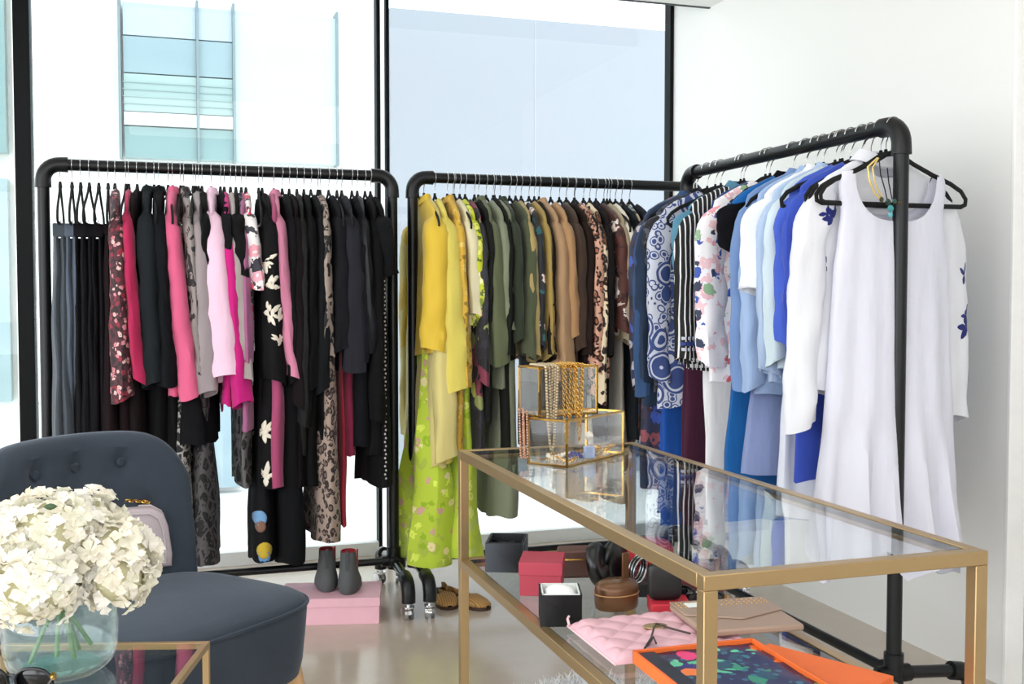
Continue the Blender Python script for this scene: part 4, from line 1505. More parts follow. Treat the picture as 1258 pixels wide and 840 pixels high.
# black box with striped bangle
p = onz(728, 722, SZ)
t = thing('black_box', 'low black box with silver striped bangles, behind the bronze case', 'box', (0.862, 1.955, SZ), math.radians(-17))
B(0, 0, 0, 0.075, 0.06, 0.028).build('box_body', blk_card, t, bevel=0.003)
for k in range(5):
    bt = thing('bangle', ['foremost thin silver bangle leaning on the low black box', 'thin black bangle just behind the foremost silver one', 'middle silver bangle of the five on the low black box', 'thin black bangle behind the middle silver bangle', 'rearmost silver bangle on the low black box'][k], 'bangle', (0.905, 1.945 + 0.006 * k, SZ + 0.030), math.radians(20), 'silver bangles on the low black box')
    R = 0.024
    MB().tube([(R * 0.7 * math.cos(a) + 0.25 * R * math.sin(a), 0, R + R * math.sin(a)) for a in [2 * PI * j / 24 for j in range(24)]], 0.0018, 6, closed=True).build('ring', plain('silver', '#c4c8cc', 0.2, 1.0) if k % 2 == 0 else pat, bt)
# bronze oval case with upright strap
bronze = plain('bronze_leather', '#6b4a31', 0.28, 0.35)
t = thing('bronze_case', 'bronze brown oval hard case with a standing strap in the middle of the shelf', 'case', (0.832, 1.895, SZ), math.radians(8))
g = MB()
rows = []
for z, k in ((0, 0.9), (0.003, 0.96), (0.022, 1.0), (0.040, 0.985), (0.047, 0.93), (0.052, 0.80), (0.055, 0.5), (0.056, 0.05)):
    rows.append([(0.046 * k * math.cos(a), 0.034 * k * math.sin(a), z) for a in [2 * PI * j / 32 for j in range(32)]])
g.grid(rows, True)
g.cap(0, 32, True)
g.build('case_body', bronze, t)
MB().tube([(0.046 * math.cos(a), 0.0345 * math.sin(a), 0.030) for a in [2 * PI * j / 32 for j in range(32)]], 0.0012, 6, closed=True).build('seam', plain('bronze_seam', '#c79a6b', 0.3, 0.6), t)
MB().box(0.012, -0.002, 0.052, 0.027, 0.002, 0.105).build('strap', bronze, t, bevel=0.001)
# red box and black case on it
p = onz(772, 757, SZ)
t = thing('gift_box', 'low bright red box under the upright black case', 'box', (0.868, 1.815, SZ), math.radians(-18))
B(0, 0, 0, 0.075, 0.07, 0.024).build('box_body', plain('scarlet_card', '#c02a3c', 0.5), t, bevel=0.0015)
disc_case('black rectangular leather case with rounded corners standing on the bright red box', (0.905, 1.835, SZ + 0.0245), math.radians(-18), 0.033, 0.036, 0.008, plain('black_grain_leather', '#101113', 0.4), 'card_case', sup=0.42)


def sunglasses(label, loc, rz, frame_m, lens_m, temple_m, folded=True, scale=1.0, rx=0.0):
    t = thing('sunglasses', label, 'sunglasses', loc, rz)
    t.scale = (scale,) * 3
    t.rotation_euler.x = rx
    for sx in (-1, 1):
        cx = sx * 0.034
        ring = [(cx + 0.028 * sgp(math.cos(a), 0.8), 0.004 * math.cos(a) ** 2, 0.024 + 0.022 * sgp(math.sin(a), 0.8)) for a in [2 * PI * j / 24 for j in range(24)]]
        MB().tube(ring, 0.0026, 8, closed=True).build('rim', frame_m, t)
        g = MB()
        g.grid([[(cx, 0.002, 0.024)] * 24, [(p[0] * 1 + (cx - p[0]) * 0.05, 0.0022, p[2] + (0.024 - p[2]) * 0.05) for p in ring]], True)
        o = g.build('lens', lens_m, t)
        o.modifiers.new('t', 'SOLIDIFY').thickness = 0.001
        x = sx * 0.064
        if folded:
            MB().tube([(x, 0.002, 0.034), (x, 0.008, 0.034), (x - sx * 0.02, 0.012 + 0.003 * sx, 0.033), (x - sx * 0.11, 0.014 + 0.003 * sx, 0.030)], 0.0018, 6).build('temple', temple_m, t)
        else:
            MB().tube([(x, 0.002, 0.034), (x, 0.02, 0.034), (x, 0.10, 0.032), (x, 0.13, 0.020)], 0.0018, 6).build('temple', temple_m, t)
        MB().box(x - 0.003, -0.002, 0.030, x + 0.003, 0.006, 0.038).build('hinge', gold_shiny, t)
    MB().tube([(-0.008, 0, 0.030), (0, -0.001, 0.033), (0.008, 0, 0.030)], 0.0022, 6).build('bridge', frame_m, t)
    return t


dark_lens = plain('dark_lens', '#15161a', 0.08)
sunglasses('folded black and silver sunglasses right of the upright black case', (0.975, 1.835, SZ + 0.001), math.radians(-50), pat, dark_lens, plain('silver', '#c4c8cc', 0.2, 1.0), scale=0.9)
t = thing('storage_box', 'dark maroon box behind the folded sunglasses', 'box', (0.965, 1.88, SZ), math.radians(-10))
B(0, 0, 0, 0.085, 0.07, 0.05).build('box_body', plain('maroon_card', '#6b1f2c', 0.5), t, bevel=0.002)

# pink quilted clutch


def quilted(w, d, h, nx=72, ny=60):
    g = MB()

    def top(u, v):
        x, y = u * w, v * d
        a = math.sin(PI * (x / 0.062 + y / 0.062))
        b = math.sin(PI * (x / 0.062 - y / 0.062))
        puff = (abs(a) * abs(b)) ** 0.45
        edge = min(1, min(u, 1 - u) / 0.07) ** 0.5 * min(1, min(v, 1 - v) / 0.09) ** 0.5
        return edge * (h * 0.62 + 0.0062 * puff)
    rows = [[(u / nx * w, v / ny * d, h * 0.35 + top(u / nx, v / ny)) for u in range(nx + 1)] for v in range(ny + 1)]
    g.grid(rows)
    rows = [[(u / nx * w, v / ny * d, h * 0.35 - min(h * 0.35, 0.35 * h * min(1, min(u / nx, 1 - u / nx) / 0.06, min(v / ny, 1 - v / ny) / 0.08))) for u in range(nx + 1)] for v in range(ny + 1)]
    g.grid(rows)
    return g


t = thing('clutch_bag', 'pale pink quilted flat clutch at the front left of the shelf', 'bag', (0.690, 1.575, SZ), math.radians(0))
quilted(0.255, 0.215, 0.020).build('bag_body', plain('pink_quilted_leather', '#e3b4c0', 0.45, 0, 0.03, 12), t)
g = MB()
g.tube([(0.0, 0.0, 0.008), (0.0, 0.215, 0.008)], 0.0022, 6)
g.tube([(-0.001, 0.205, 0.012), (-0.001, 0.213, 0.022), (0.004, 0.219, 0.024)], 0.0024, 6)
g.build('zip_piping', plain('pink_piping', '#eec6cf', 0.4), t)
g = MB()
g.lathe([(0.001, 0), (0.022, 0), (0.023, 0.001), (0.022, 0.002), (0.001, 0.002)], 24, (0.125, 0.115, 0.0245), sx=1.0, sy=0.62)
g.build('name_plate', plain('rose_gold_plate', '#dcc08e', 0.25, 0.8), t)
# taupe studded clutch lying on it
t = thing('studded_clutch', 'taupe leather clutch with tiny gold studs lying over the pink clutch', 'bag', (0.862, 1.60, SZ + 0.0265), math.radians(-6))
taupe = plain('taupe_leather', '#a58c7c', 0.5, 0, 0.03, 20)
g = MB()
g.box(0, 0, 0, 0.185, 0.165, 0.012)
g.build('bag_body', taupe, t, bevel=0.004)
g = MB()
g.prism([(0, 0.165), (0.185, 0.165), (0.185, 0.085), (0.0925, 0.045), (0, 0.085)], 0.003, Matrix.Translation((0, 0, 0.0125)))
g.build('flap', taupe, t, bevel=0.001)
g = MB()
for k in range(18):
    for j in range(3):
        g.lathe([(0.0016, 0), (0.0012, 0.0012), (0.0002, 0.0016)], 6, (0.008 + k * 0.0098, 0.150 - j * 0.012, 0.0158))
o = g.build('studs', gold_shiny, t)
o['kind'] = 'stuff'
B(0.02, 0.12, 0.0165, 0.055, 0.145, 0.0175).build('white_tag', white_card, t)
t = thing('wristlet_strap', 'thin dark leather wrist strap lying over the pink clutch', 'strap', (0.82, 1.60, SZ + 0.028))
q0 = Vector((0.82, 1.60, SZ + 0.028))
pts = [onz(a, b, SZ + 0.030) - q0 for a, b in ((848, 778), (825, 772), (806, 766), (803, 772), (800, 783), (792, 796), (797, 792), (803, 782), (806, 790))]
MB().tube(pts, 0.0018, 6).build('strap', plain('dark_strap', '#3a2b2b', 0.4), t)
# orange scarf box with tropical print, and its lid


def tropical():
    t = NT('tropical_print')
    v = t.warp(t.coord((1, 1, 1), False), 30, 0.02)
    col = srgb('#1a1d4e')
    n1 = t.noise(v, 22, 2)
    w = t.n('ShaderNodeTexWave')
    w.inputs['Scale'].default_value = 26
    w.inputs['Distortion'].default_value = 9
    w.inputs['Detail'].default_value = 2
    t.l(v, w.inputs[0])
    big = t.voro(v, 25)
    sep = t.n('ShaderNodeSeparateColor')
    t.l(big.outputs['Color'], sep.inputs[0])
    pal = t.ramp(sep.outputs[0], [(0, srgb('#1c4a63')), (0.24, srgb('#e9357c')), (0.38, srgb('#2f8f72')), (0.58, srgb('#f07a2c')), (0.68, srgb('#62c59a')), (0.86, srgb('#2c2f7c'))])
    wob = t.noise(v, 60, 1)
    dd = t.math('ADD', big.outputs['Distance'], t.math('MULTIPLY', t.math('SUBTRACT', wob.outputs[0], 0.5), 0.6))
    v3 = t.voro(v, 52)
    col = t.mix(t.math('LESS_THAN', v3.outputs['Distance'], 0.33), col, srgb('#2b6f86'))
    v4 = t.voro(v, 34)
    s4 = t.n('ShaderNodeSeparateColor')
    t.l(v4.outputs['Color'], s4.inputs[0])
    col = t.mix(t.math('LESS_THAN', t.math('ADD', v4.outputs['Distance'], s4.outputs[1]), 0.62), col, srgb('#5fc79c'))
    col = t.mix(t.math('LESS_THAN', dd, 0.42), col, pal)
    col = t.mix(t.math('GREATER_THAN', n1.outputs[0], 0.70), col, srgb('#7fd6b0'))
    return t.fin(col, 0.35)


orange = plain('orange_card', '#ee6f2c', 0.6)
a, b = onz(770, 800, 0.54), onz(915, 783, 0.54)
rzt = math.atan2(b.y - a.y, b.x - a.x) - math.radians(2)
t = thing('scarf_box', 'open orange card box showing a folded tropical print scarf, front of the shelf', 'box', (a.x + 0.01, a.y, SZ + 0.0215), rzt)
W, D = (b - a).length, 0.27
m = MB()
m.box(0, -D, 0, W, 0, 0.002)
for (x0_, y0_, x1_, y1_) in ((0, -D, W, -D + 0.004), (0, -0.004, W, 0), (0, -D, 0.004, 0), (W - 0.004, -D, W, 0)):
    m.box(x0_, y0_, 0, x1_, y1_, 0.020)
m.build('box_body', orange, t, bevel=0.0008)
sc = thing('folded_scarf', 'navy scarf with pink, orange and green tropical flowers in the orange box', 'scarf', (a.x + 0.01, a.y, SZ + 0.0215), rzt)
g = MB()
rows = [[(0.005 + (W - 0.010) * i / 16, -D + 0.005 + (D - 0.010) * j / 20, 0.0135 + 0.0008 * math.sin(i * 1.1 + j * 0.7)) for i in range(17)] for j in range(21)]
g.grid(rows)
o = g.build('scarf_cloth', tropical(), sc)
o.modifiers.new('t', 'SOLIDIFY').thickness = 0.0015
B(0.006, -D + 0.006, 0.0155, 0.034, -0.006, 0.0165).build('navy_border', plain('navy_card', '#10142c', 0.4), sc)
A_, B_ = onz(945, 790, 0.52), onz(1098, 830, 0.52)
t = thing('flat_orange_box', 'plain orange box lid lying partly under the scarf box', 'box', (A_.x, A_.y, SZ + 0.001), math.atan2(B_.y - A_.y, B_.x - A_.x))
LW = (B_ - A_).length
B(0, -0.155, 0, LW, 0, 0.0195).build('lid_body', orange, t, bevel=0.001)
# beige sandal
t = thing('wedge_sandal', 'beige high heeled sandal with black straps at the right end of the shelf', 'shoe', (1.025, 1.88, SZ), math.radians(70))
g = MB()
sole = [(0.0, 0.078), (0.03, 0.070), (0.06, 0.045), (0.09, 0.015), (0.12, 0.006), (0.15, 0.006)]
g.grid([[(x * 0.8, -0.024, z), (x * 0.8, 0.024, z), (x * 0.8, 0.024, z + 0.006), (x * 0.8, -0.024, z + 0.006)] for x, z in sole], True)
g.build('sole', plain('beige_suede', '#d8b98a', 0.7), t)
MB().tube([(0.004, 0, 0.078), (0.0, 0, 0.0)], [0.014, 0.006], 10).build('heel', pat, t)
for x in (0.012, 0.098):
    MB().tube([(x, 0.025 * math.cos(a), (0.075 if x < 0.05 else 0.014) + 0.034 * math.sin(a)) for a in [PI * j / 12 for j in range(13)]], 0.0032, 6).build('strap', pat, t)

# ------------------------------------------------------------------ velvet armchair


def velvet():
    t = NT('slate_velvet')
    v = t.coord((1, 1, 1), False)
    nz = t.noise(v, 5, 4, 0.6)
    c = t.mix(nz.outputs[0], srgb('#2d343d'), srgb('#424b57'))
    f = t.noise(v, 300, 1)
    h = t.math('ADD', t.math('MULTIPLY', nz.outputs[0], 3.0), f.outputs[0])
    m = t.fin(c, 0.8, 0, h, 0.25, 0.002, spec=0.15, sheen=0.4)
    for n_ in t.t.nodes:
        if n_.type == 'BSDF_PRINCIPLED':
            n_.inputs['Sheen Roughness'].default_value = 0.4
            n_.inputs['Sheen Tint'].default_value = srgb('#b4bdcb')
    return m


VEL = velvet()
chair = thing('velvet_chair', 'dark slate blue velvet cocktail chair with buttoned back and light wooden legs', 'armchair', (-0.005, 2.475, 0), math.radians(40.5))
# seat
g = MB()
SW, SD = 0.285, 0.245


def superring(w, d, z, n=64, e=0.5, crown=0.0):
    return [(w * sgp(math.cos(2 * PI * k / n), e), d * sgp(math.sin(2 * PI * k / n), e), z) for k in range(n)]


rows = [superring(SW * k, SD * k, z) for k, z in ((0.9, 0.235), (0.94, 0.238), (0.965, 0.27), (0.985, 0.33), (1.0, 0.385), (1.0, 0.398), (0.985, 0.410), (0.94, 0.418), (0.8, 0.426), (0.55, 0.432), (0.3, 0.434), (0.02, 0.435))]
g.grid(rows, True)
g.cap(0, 64, True)
g.cap(11 * 64, 64)
g.build('seat', VEL, chair)
MB().tube([(p[0] * 1.004, p[1] * 1.004, 0.402) for p in superring(SW, SD, 0)], 0.0045, 8, closed=True).build('piping', VEL, chair)
# back
BR, AM = 0.50, math.radians(36)
btn = [(-0.62, 0.58), (-0.21, 0.58), (0.21, 0.58), (0.62, 0.58), (-0.42, 0.70), (0.0, 0.70), (0.42, 0.70)]


def back_pt(u, q):
    """u along the curve, q around the section 0..1 (front bottom, over the top, back bottom)"""
    a = u * AM
    edge = max(0.0, 1 - abs(u) ** 5) ** 0.45
    th = 0.042 * (0.35 + 0.65 * edge)
    top = 0.775 - 0.11 * abs(u) ** 7 - 0.012 * u * u
    bot = 0.36
    r = BR
    ang = q * 2
    if q < 0.42:
        z = bot + (top - th - bot) * (q / 0.42)
        off = -th - 0.010 * math.sin(PI * q / 0.42)
    elif q < 0.58:
        t = (q - 0.42) / 0.16 * PI
        z = top - th + th * math.sin(t)
        off = -th * math.cos(t)
    else:
        z = top - th - (top - th - bot) * ((q - 0.58) / 0.42)
        off = th
    if q < 0.42:
        for bu, bz in btn:
            d2 = ((u - bu) * AM * BR) ** 2 + (z - bz) ** 2
            off += 0.020 * math.exp(-d2 / 0.0009)
    rad = r + off
    if abs(u) > 0.999:
        rad = r + off * 0.05
    lean = 0.10 * (z - 0.42)
    return (rad * math.sin(a) * 0.96, 0.25 - r + rad * math.cos(a) + lean + 0.05, z)


g = MB()
NU = 60
us = [math.sin(PI / 2 * (2 * i / NU - 1)) for i in range(NU + 1)]
rows = [[back_pt(u, k / 49) for k in range(50)] for u in us]
g.grid(rows, True)
g.build('backrest', VEL, chair)
for bu, bz in btn:
    p = back_pt(bu, 0.42 * (bz - 0.36) / (0.785 - 0.042 - 0.36))
    MB().lathe([(0.001, -0.008), (0.009, -0.006), (0.012, 0), (0.009, 0.005), (0.001, 0.006)], 14).build('button', VEL, chair, loc=(p[0] * 0.985, p[1] - 0.004, bz), rot=(PI / 2, 0, 0))
wood = plain('beech_wood', '#c9a273', 0.5, 0, 0.08, 10)
for sx in (-1, 1):
    for sy in (-1, 1):
        MB().tube([(sx * 0.215, sy * 0.18, 0.25), (sx * 0.232, sy * 0.20, 0.125), (sx * 0.25, sy * 0.22, 0.0)], [0.021, 0.017, 0.0115], 14).build('leg', wood, chair)

# handbag leaning on the chair back
p = onz(178, 692, 0.428)
hb = thing('handbag', 'pale lilac grey handbag with gold chain sitting on the velvet chair', 'bag', (p.x - 0.042, p.y - 0.095, 0.437), math.radians(16))
bagm = plain('lilac_leather', '#bfb2b8', 0.45, 0, 0.03, 10)


def bag_rows(k, y):
    out = [(-0.105, 0.0), (0.105, 0.0), (0.107, 0.03), (0.098, 0.10), (0.086, 0.135), (0.060, 0.152), (0.0, 0.156), (-0.060, 0.152), (-0.086, 0.135), (-0.098, 0.10), (-0.107, 0.03)]
    return [(x * k, y, 0.078 + (z - 0.078) * k) for x, z in out]


g = MB()
g.grid([bag_rows(0.02, -0.03), bag_rows(0.9, -0.032), bag_rows(0.97, -0.027), bag_rows(1, -0.018), bag_rows(1, 0.018), bag_rows(0.97, 0.027), bag_rows(0.9, 0.03), bag_rows(0.02, 0.03)], True)
g.build('bag_body', bagm, hb)
g = MB()
g.tube(bag_rows(0.82, -0.0335), 0.0022, 6, closed=True)
g.tube(bag_rows(1.0, 0.0), 0.0035, 6, closed=True)
g.build('piping', plain('lilac_trim', '#cdc2c6', 0.4), hb)
g = MB()
chain_links(g, [(-0.07 + 0.016 * k, -0.004 + 0.004 * math.sin(k), 0.160 + 0.012 * math.sin(PI * k / 8)) for k in range(9)], 0.0085, 0.0046, 0.0016)
g.build('chain', gold_shiny, hb)

# ------------------------------------------------------------------ side table, vase, flowers
ca = onz(258, 787, 0.5)
cb = onz(3, 790, 0.5)
ang = math.atan2(ca.y - cb.y, ca.x - cb.x)
SWd = (ca - cb).length
st_ = thing('side_table', 'small gold framed glass side table in the left foreground', 'table', (cb.x, cb.y, 0), ang)
e, SDp = 0.011, 0.36


def sp(name, x0, y0, z0, x1, y1, z1, m, bv=0.0008):
    return B(x0, y0, z0, x1, y1, z1).build(name, m, st_, bevel=bv)


for x in (0, SWd - e):
    for y in (-e, -SDp):
        sp('leg', x, y, 0, x + e, y + e, 0.5 - e, gold)
for zz in (0.5, 0.09):
    k = e if zz < 0.4 else 0
    for y in (-e, -SDp):
        sp('frame_bar', k, y, zz - e, SWd - k, y + e, zz, gold)
    for x in (0, SWd - e):
        sp('frame_bar', x, -SDp + e, zz - e, x + e, -e, zz, gold)
sp('glass_top', e, -SDp + e, 0.5 - 0.006, SWd - e, -e, 0.5 - 0.001, glass, 0)
sp('glass_shelf', e, -SDp + e, 0.09 - 0.006, SWd - e, -e, 0.09 - 0.001, glass, 0)

vc = onz(74, 829, 0.5)
vc.y += 0.02
vase = thing('vase', 'round pale aqua glass vase with copper neck band on the side table', 'vase', (vc.x, vc.y, 0.4995))
aq = glass_mat('aqua_glass', (0.94, 0.98, 0.978), 1.5, 0.0, milk=('#d4f0ee', 0.045))
prof = [(0.001, 0.0), (0.050, 0.0), (0.066, 0.004), (0.080, 0.018), (0.0865, 0.040), (0.0880, 0.075), (0.084, 0.105), (0.074, 0.125), (0.062, 0.134), (0.058, 0.140)]
inner = [(0.055, 0.140), (0.059, 0.132), (0.071, 0.122), (0.081, 0.103), (0.0848, 0.075), (0.0833, 0.042), (0.077, 0.022), (0.064, 0.011), (0.050, 0.008), (0.001, 0.008)]
MB().lathe(prof + inner, 48, caps=False).build('glass_body', aq, vase)
MB().lathe([(0.0585, 0.134), (0.0610, 0.136), (0.0615, 0.150), (0.0610, 0.165), (0.0585, 0.167), (0.0570, 0.150)], 40, caps=False).build('neck_band', plain('copper_band', '#9c6f3f', 0.3, 0.7), vase)
# thick glass foot in a deeper, milky aqua
MB().lathe([(0.001, 0.0085), (0.050, 0.0085), (0.060, 0.012), (0.050, 0.014), (0.001, 0.013)], 32, (0, 0, 0), caps=False).build('glass_foot', glass_mat('aqua_glass_deep', (0.82, 0.96, 0.945), 1.45, milk=('#8fe0d6', 0.14)), vase)

bq = thing('hydrangea_bouquet', 'full bunch of cream white hydrangeas standing in the aqua glass vase', 'flowers', (vc.x, vc.y, 0.53))
stem_m = plain('green_stem', '#5e8a55', 0.5, 0, 0.15, 60)
for k, (x0_, y0_, x1_, y1_) in enumerate(((0.03, 0.0, -0.045, -0.01), (-0.02, 0.01, 0.022, -0.02), (0.0, -0.01, 0.026, 0.012), (0.012, 0.02, -0.004, -0.03), (-0.035, 0.0, 0.045, 0.01))):
    MB().tube([(x0_ * 1.1, y0_, 0.165), (x0_ * 0.35, y0_ * 0.6, 0.10), (x1_ * 0.5, y1_ * 0.6, 0.045), (x1_, y1_, -0.010 + 0.004 * k)], 0.0036, 8).build('stem', stem_m, bq)


def floret_mesh(seed, col):
    r = random.Random(seed)
    g = MB()
    for k in range(4):
        a = PI / 2 * k + r.uniform(-0.25, 0.25)
        L, W = r.uniform(0.85, 1.1), r.uniform(0.40, 0.50)
        tw = r.uniform(-0.25, 0.25)
        rows = []
        for i in range(6):
            q = i / 5
            w = W * (0.16 + 0.84 * math.sin(PI * min(1.0, 0.04 + 0.86 * q) ** 1.25))
            if i == 5:
                w *= 0.55
            row = []
            for j in range(5):
                s = j / 4 * 2 - 1
                x = 0.05 + q * L * (1 - 0.14 * abs(s) ** 2.5)
                y = s * w
                z = 0.34 * q ** 1.4 + 0.30 * s * s * w + 0.06 * math.sin(4 * q + k + seed) - 0.26 * q ** 5 + tw * y * q + 0.03 * math.sin(7 * s + seed)
                row.append((x * math.cos(a) - y * math.sin(a), x * math.sin(a) + y * math.cos(a), z))
            rows.append(row)
        g.grid(rows)
    g.lathe([(0.02, 0.0), (0.09, 0.03), (0.06, 0.09), (0.01, 0.11)], 6)
    me = g.mesh('floret')
    me.materials.append(col)
    return me


def petal_mat(a, b):
    t = NT('hydrangea_petal')
    v = t.coord((1, 1, 1))
    nz = t.noise(v, 1.3, 2)
    oi = t.n('ShaderNodeObjectInfo')
    c = t.mix(nz.outputs[0], srgb(a), srgb(b))
    c = t.mix(t.math('MULTIPLY', oi.outputs['Random'], 0.35), c, srgb('#f3ead2'))
    return t.fin(c, 0.6, trans=0.25, spec=0.2)


pm = [petal_mat('#fbf9f2', '#ffffff'), petal_mat('#f6efdd', '#fffdf6'), petal_mat('#f2f3df', '#fdfcf4')]
FM = [floret_mesh(s, pm[s % 3]) for s in range(6)]
fr_ = random.Random(21)
bqo = Vector((vc.x, vc.y, 0.53))
heads = [(58, 668, 1.80, 0.088), (134, 686, 1.795, 0.072), (8, 690, 1.79, 0.085), (44, 722, 1.735, 0.066), (100, 646, 1.85, 0.062), (142, 712, 1.76, 0.05)]
for (px, py, yy, R) in heads:
    c = ony(px, py, yy) - bqo
    hd = MB().lathe([(0.001, -0.8), (0.55, -0.62), (0.8, -0.2), (0.8, 0.2), (0.55, 0.6), (0.001, 0.8)], 14)
    ho = hd.build('flower_head', plain('floret_stalks', '#d8d4b0', 0.7, 0, 0.2, 30), bq, loc=c)
    ho.scale = (R, R * 0.95, R * 0.92)
    N = int(165 * (R / 0.08) ** 1.7)
    for i in range(N):
        zz = 1 - 2 * (i + 0.5) / N
        ph = i * 2.39996 + fr_.uniform(-0.2, 0.2)
        s = math.sqrt(max(0, 1 - zz * zz))
        n_ = Vector((s * math.cos(ph), s * math.sin(ph), zz))
        if n_.z < -0.82:
            continue
        f = link('floret', FM[fr_.randrange(6)], ho)
        f.location = n_ * fr_.uniform(0.84, 1.08)
        q = (n_ + Vector((fr_.uniform(-.6, .6), fr_.uniform(-.6, .6), fr_.uniform(-.6, .6)))).to_track_quat('Z', 'Y').to_euler()
        f.rotation_euler = q
        sz = fr_.uniform(0.0150, 0.0205) / R
        f.scale = (sz, sz, sz)
leafm = plain('leaf_green', '#3f5a3a', 0.5)
for (px, py, yy) in ((45, 718, 1.70), (62, 622, 1.72)):
    c = ony(px, py, yy) - bqo
    g = MB()
    g.grid([[(0.02 * (i / 4 - 0.5), -0.002, 0.005 * math.sin(PI * i / 4) * s_) for s_ in (-1, 0, 1)] for i in range(5)])
    g.build('leaf', leafm, bq, loc=c).modifiers.new('t', 'SOLIDIFY').thickness = 0.0008

q = onz(62, 836, 0.502)
sunglasses('black sunglasses with gold hinge and silver temple beside the vase', (q.x - 0.045, q.y - 0.035, 0.5005), math.radians(160), pat, dark_lens, plain('silver', '#c4c8cc', 0.2, 1.0), folded=False, rx=math.radians(-20))

# ------------------------------------------------------------------ on the floor
pk = onz(395, 768, 0)
pr_ = onz(467, 766, 0)
ra = math.atan2(pr_.y - pk.y, pr_.x - pk.x)
sb_ = thing('shoe_box', 'pale pink lidded shoe box on the floor by the left rack', 'box', (pr_.x, pr_.y, 0), ra)
pink = plain('pink_card', '#eab8c6', 0.6)
B(-0.335, 0.002, 0, -0.003, 0.208, 0.064).build('box_body', pink, sb_, bevel=0.001)
B(-0.338, -0.001, 0.060, 0, 0.211, 0.090).build('lid', pink, sb_, bevel=0.001)
felt = plain('grey_felt', '#55585a', 0.9, 0, 0.08, 60)
redl = plain('red_lining', '#a3202e', 0.6)


def boot(label, x, y, z, rz):
    t = thing('ankle_boot', label, 'boot', (x, y, z), rz, 'grey ankle boots on the pink box')
    # (height, half width, back, front)
    sec = [(0.0, 0.034, -0.034, 0.150), (0.012, 0.041, -0.044, 0.158), (0.03, 0.0405, -0.047, 0.150), (0.05, 0.0365, -0.043, 0.115), (0.07, 0.032, -0.033, 0.07), (0.09, 0.030, -0.030, 0.048), (0.115, 0.027, -0.027, 0.038), (0.142, 0.026, -0.025, 0.036)]
    rows = []
    for h, w, b0, b1 in sec:
        cy, d = (b0 + b1) / 2, (b1 - b0) / 2
        rows.append([(w * sgp(math.cos(a), 0.85) * (1 - 0.18 * max(0, math.sin(a)) * (h < 0.06)), cy + d * math.sin(a), h) for a in [2 * PI * k / 28 for k in range(28)]])
    g = MB()
    g.grid(rows, True)
    g.cap(0, 28, True)
    g.build('upper', felt, t)
    g = MB()
    top = rows[-1]
    cx, cy = 0, 0.005
    g.grid([[(p[0], p[1], p[2] + 0.001) for p in top], [(p[0] * 0.9, cy + (p[1] - cy) * 0.9, p[2] + 0.003) for p in top], [(p[0] * 0.85, cy + (p[1] - cy) * 0.85, p[2] - 0.05) for p in top]], True)
    g.build('red_lining', redl, t)
    MB().box(-0.006, -0.031, 0.06, 0.006, -0.026, 0.150).build('back_seam', plain('boot_seam', '#44474a', 0.8), t, bevel=0.001)
    MB().prism([(-0.003, 0.0), (0.003, 0), (0.003, 0.003), (-0.003, 0.003)], 0.09).build('zip', redl, t, loc=(0.029, 0.02, 0.055))
    return t


b_ = onz(402, 728, 0.09)
boot('grey felt ankle boot with red lining, left one of the pair on the pink box', b_.x + 0.004, b_.y + 0.035, 0.0905, math.radians(-6))
b_ = onz(430, 731, 0.09)
boot('grey felt ankle boot with red lining, right one of the pair on the pink box', b_.x, b_.y + 0.035, 0.0905, math.radians(-16))


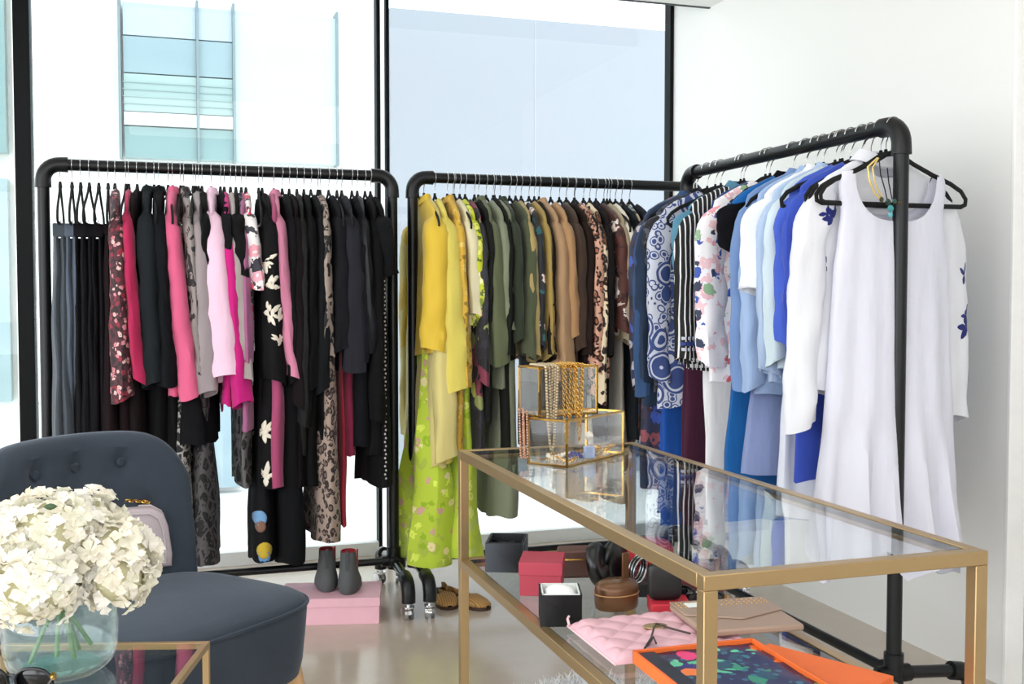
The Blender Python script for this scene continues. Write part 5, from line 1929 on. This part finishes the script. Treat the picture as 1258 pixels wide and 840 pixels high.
def loafer(label, x, y, rz):
    t = thing('flat_shoe', label, 'shoe', (x, y, 0), rz, 'tan flat shoes on the floor')
    wov = stripes('#b48a52', '#8a6432', 120, 0.3, 0, 0.003)
    sec = [(-0.115, 0.016, 0.050), (-0.10, 0.028, 0.055), (-0.06, 0.031, 0.050), (0.0, 0.033, 0.042), (0.05, 0.040, 0.046), (0.09, 0.038, 0.036), (0.115, 0.027, 0.027), (0.128, 0.010, 0.018)]
    g = MB()
    rows = []
    for yy, w, h in sec:
        # open top before y=0.03
        row = []
        for k in range(13):
            a = PI * k / 12
            op = yy < 0.03
            xx = w * math.cos(a) * (1.0 if not op else 1.0)
            zz = 0.012 + (h - 0.012) * math.sin(a) ** 0.55
            if op:
                s_ = abs(math.cos(a))
                zz = 0.012 + (h - 0.012) * min(1, (1 - s_) * 5) if s_ > 0.72 else 0.018
                if s_ <= 0.72:
                    xx = w * 0.86 * math.cos(a) / 0.72
            row.append((xx, -yy, zz))
        rows.append(row)
    g.grid(rows)
    g.build('upper', wov, t).modifiers.new('t', 'SOLIDIFY').thickness = 0.002
    g = MB()
    g.prism([(w * 1.04, -yy) for yy, w, h in sec] + [(-w * 1.04, -yy) for yy, w, h in reversed(sec)], 0.011)
    g.build('sole', plain('brown_sole', '#3a2618', 0.6), t)
    g = MB()
    g.prism([(w * 0.85, -yy) for yy, w, h in sec[:4]] + [(-w * 0.85, -yy) for yy, w, h in reversed(sec[:4])], 0.002)
    g.build('insole', plain('dark_insole', '#5e4023', 0.7), t, loc=(0, 0, 0.016))
    return t


q = onz(549, 742, 0)
loafer('tan woven flat shoe, the left of the pair behind the table leg', q.x, q.y + 0.05, math.radians(-4))
q = onz(570, 744, 0)
loafer('tan woven flat shoe, the right of the pair beside the table leg', q.x + 0.005, q.y + 0.03, math.radians(28))

# white fur rug
rc = onz(655, 838, 0)
rug = thing('fur_rug', 'fluffy white fur rug on the floor under the console table', 'rug', (rc.x + 0.10, rc.y - 0.54, 0))
rx_, ry_ = 0.42, 0.48
MB().lathe([(0.001, 0.0), (1.0, 0.0), (0.97, 0.012), (0.001, 0.014)], 48, (0, 0, 0), sx=rx_, sy=ry_).build('rug_base', plain('rug_white', '#e6e7ea', 0.9), rug)
g = MB()
r_ = random.Random(2)
for k in range(9000):
    a = r_.uniform(0, 2 * PI)
    q = math.sqrt(r_.random())
    q *= 1 + 0.05 * math.sin(a * 9)
    x, y = rx_ * q * math.cos(a), ry_ * q * math.sin(a)
    dx, dy = r_.uniform(-0.03, 0.03), r_.uniform(-0.03, 0.03)
    w = 0.004
    b = r_.uniform(0, PI)
    g.add([(x - w * math.cos(b), y - w * math.sin(b), 0.008), (x + w * math.cos(b), y + w * math.sin(b), 0.008), (x + dx, y + dy, 0.03 + 0.018 * r_.random())], [(0, 1, 2)])
me = bpy.data.meshes.new('fur')
me.from_pydata(g.v, [], g.f)
me.materials.append(plain('fur_white', '#f3f4f6', 0.8, trans=0.3))
o = link('fur', me, rug)
o['kind'] = 'stuff'
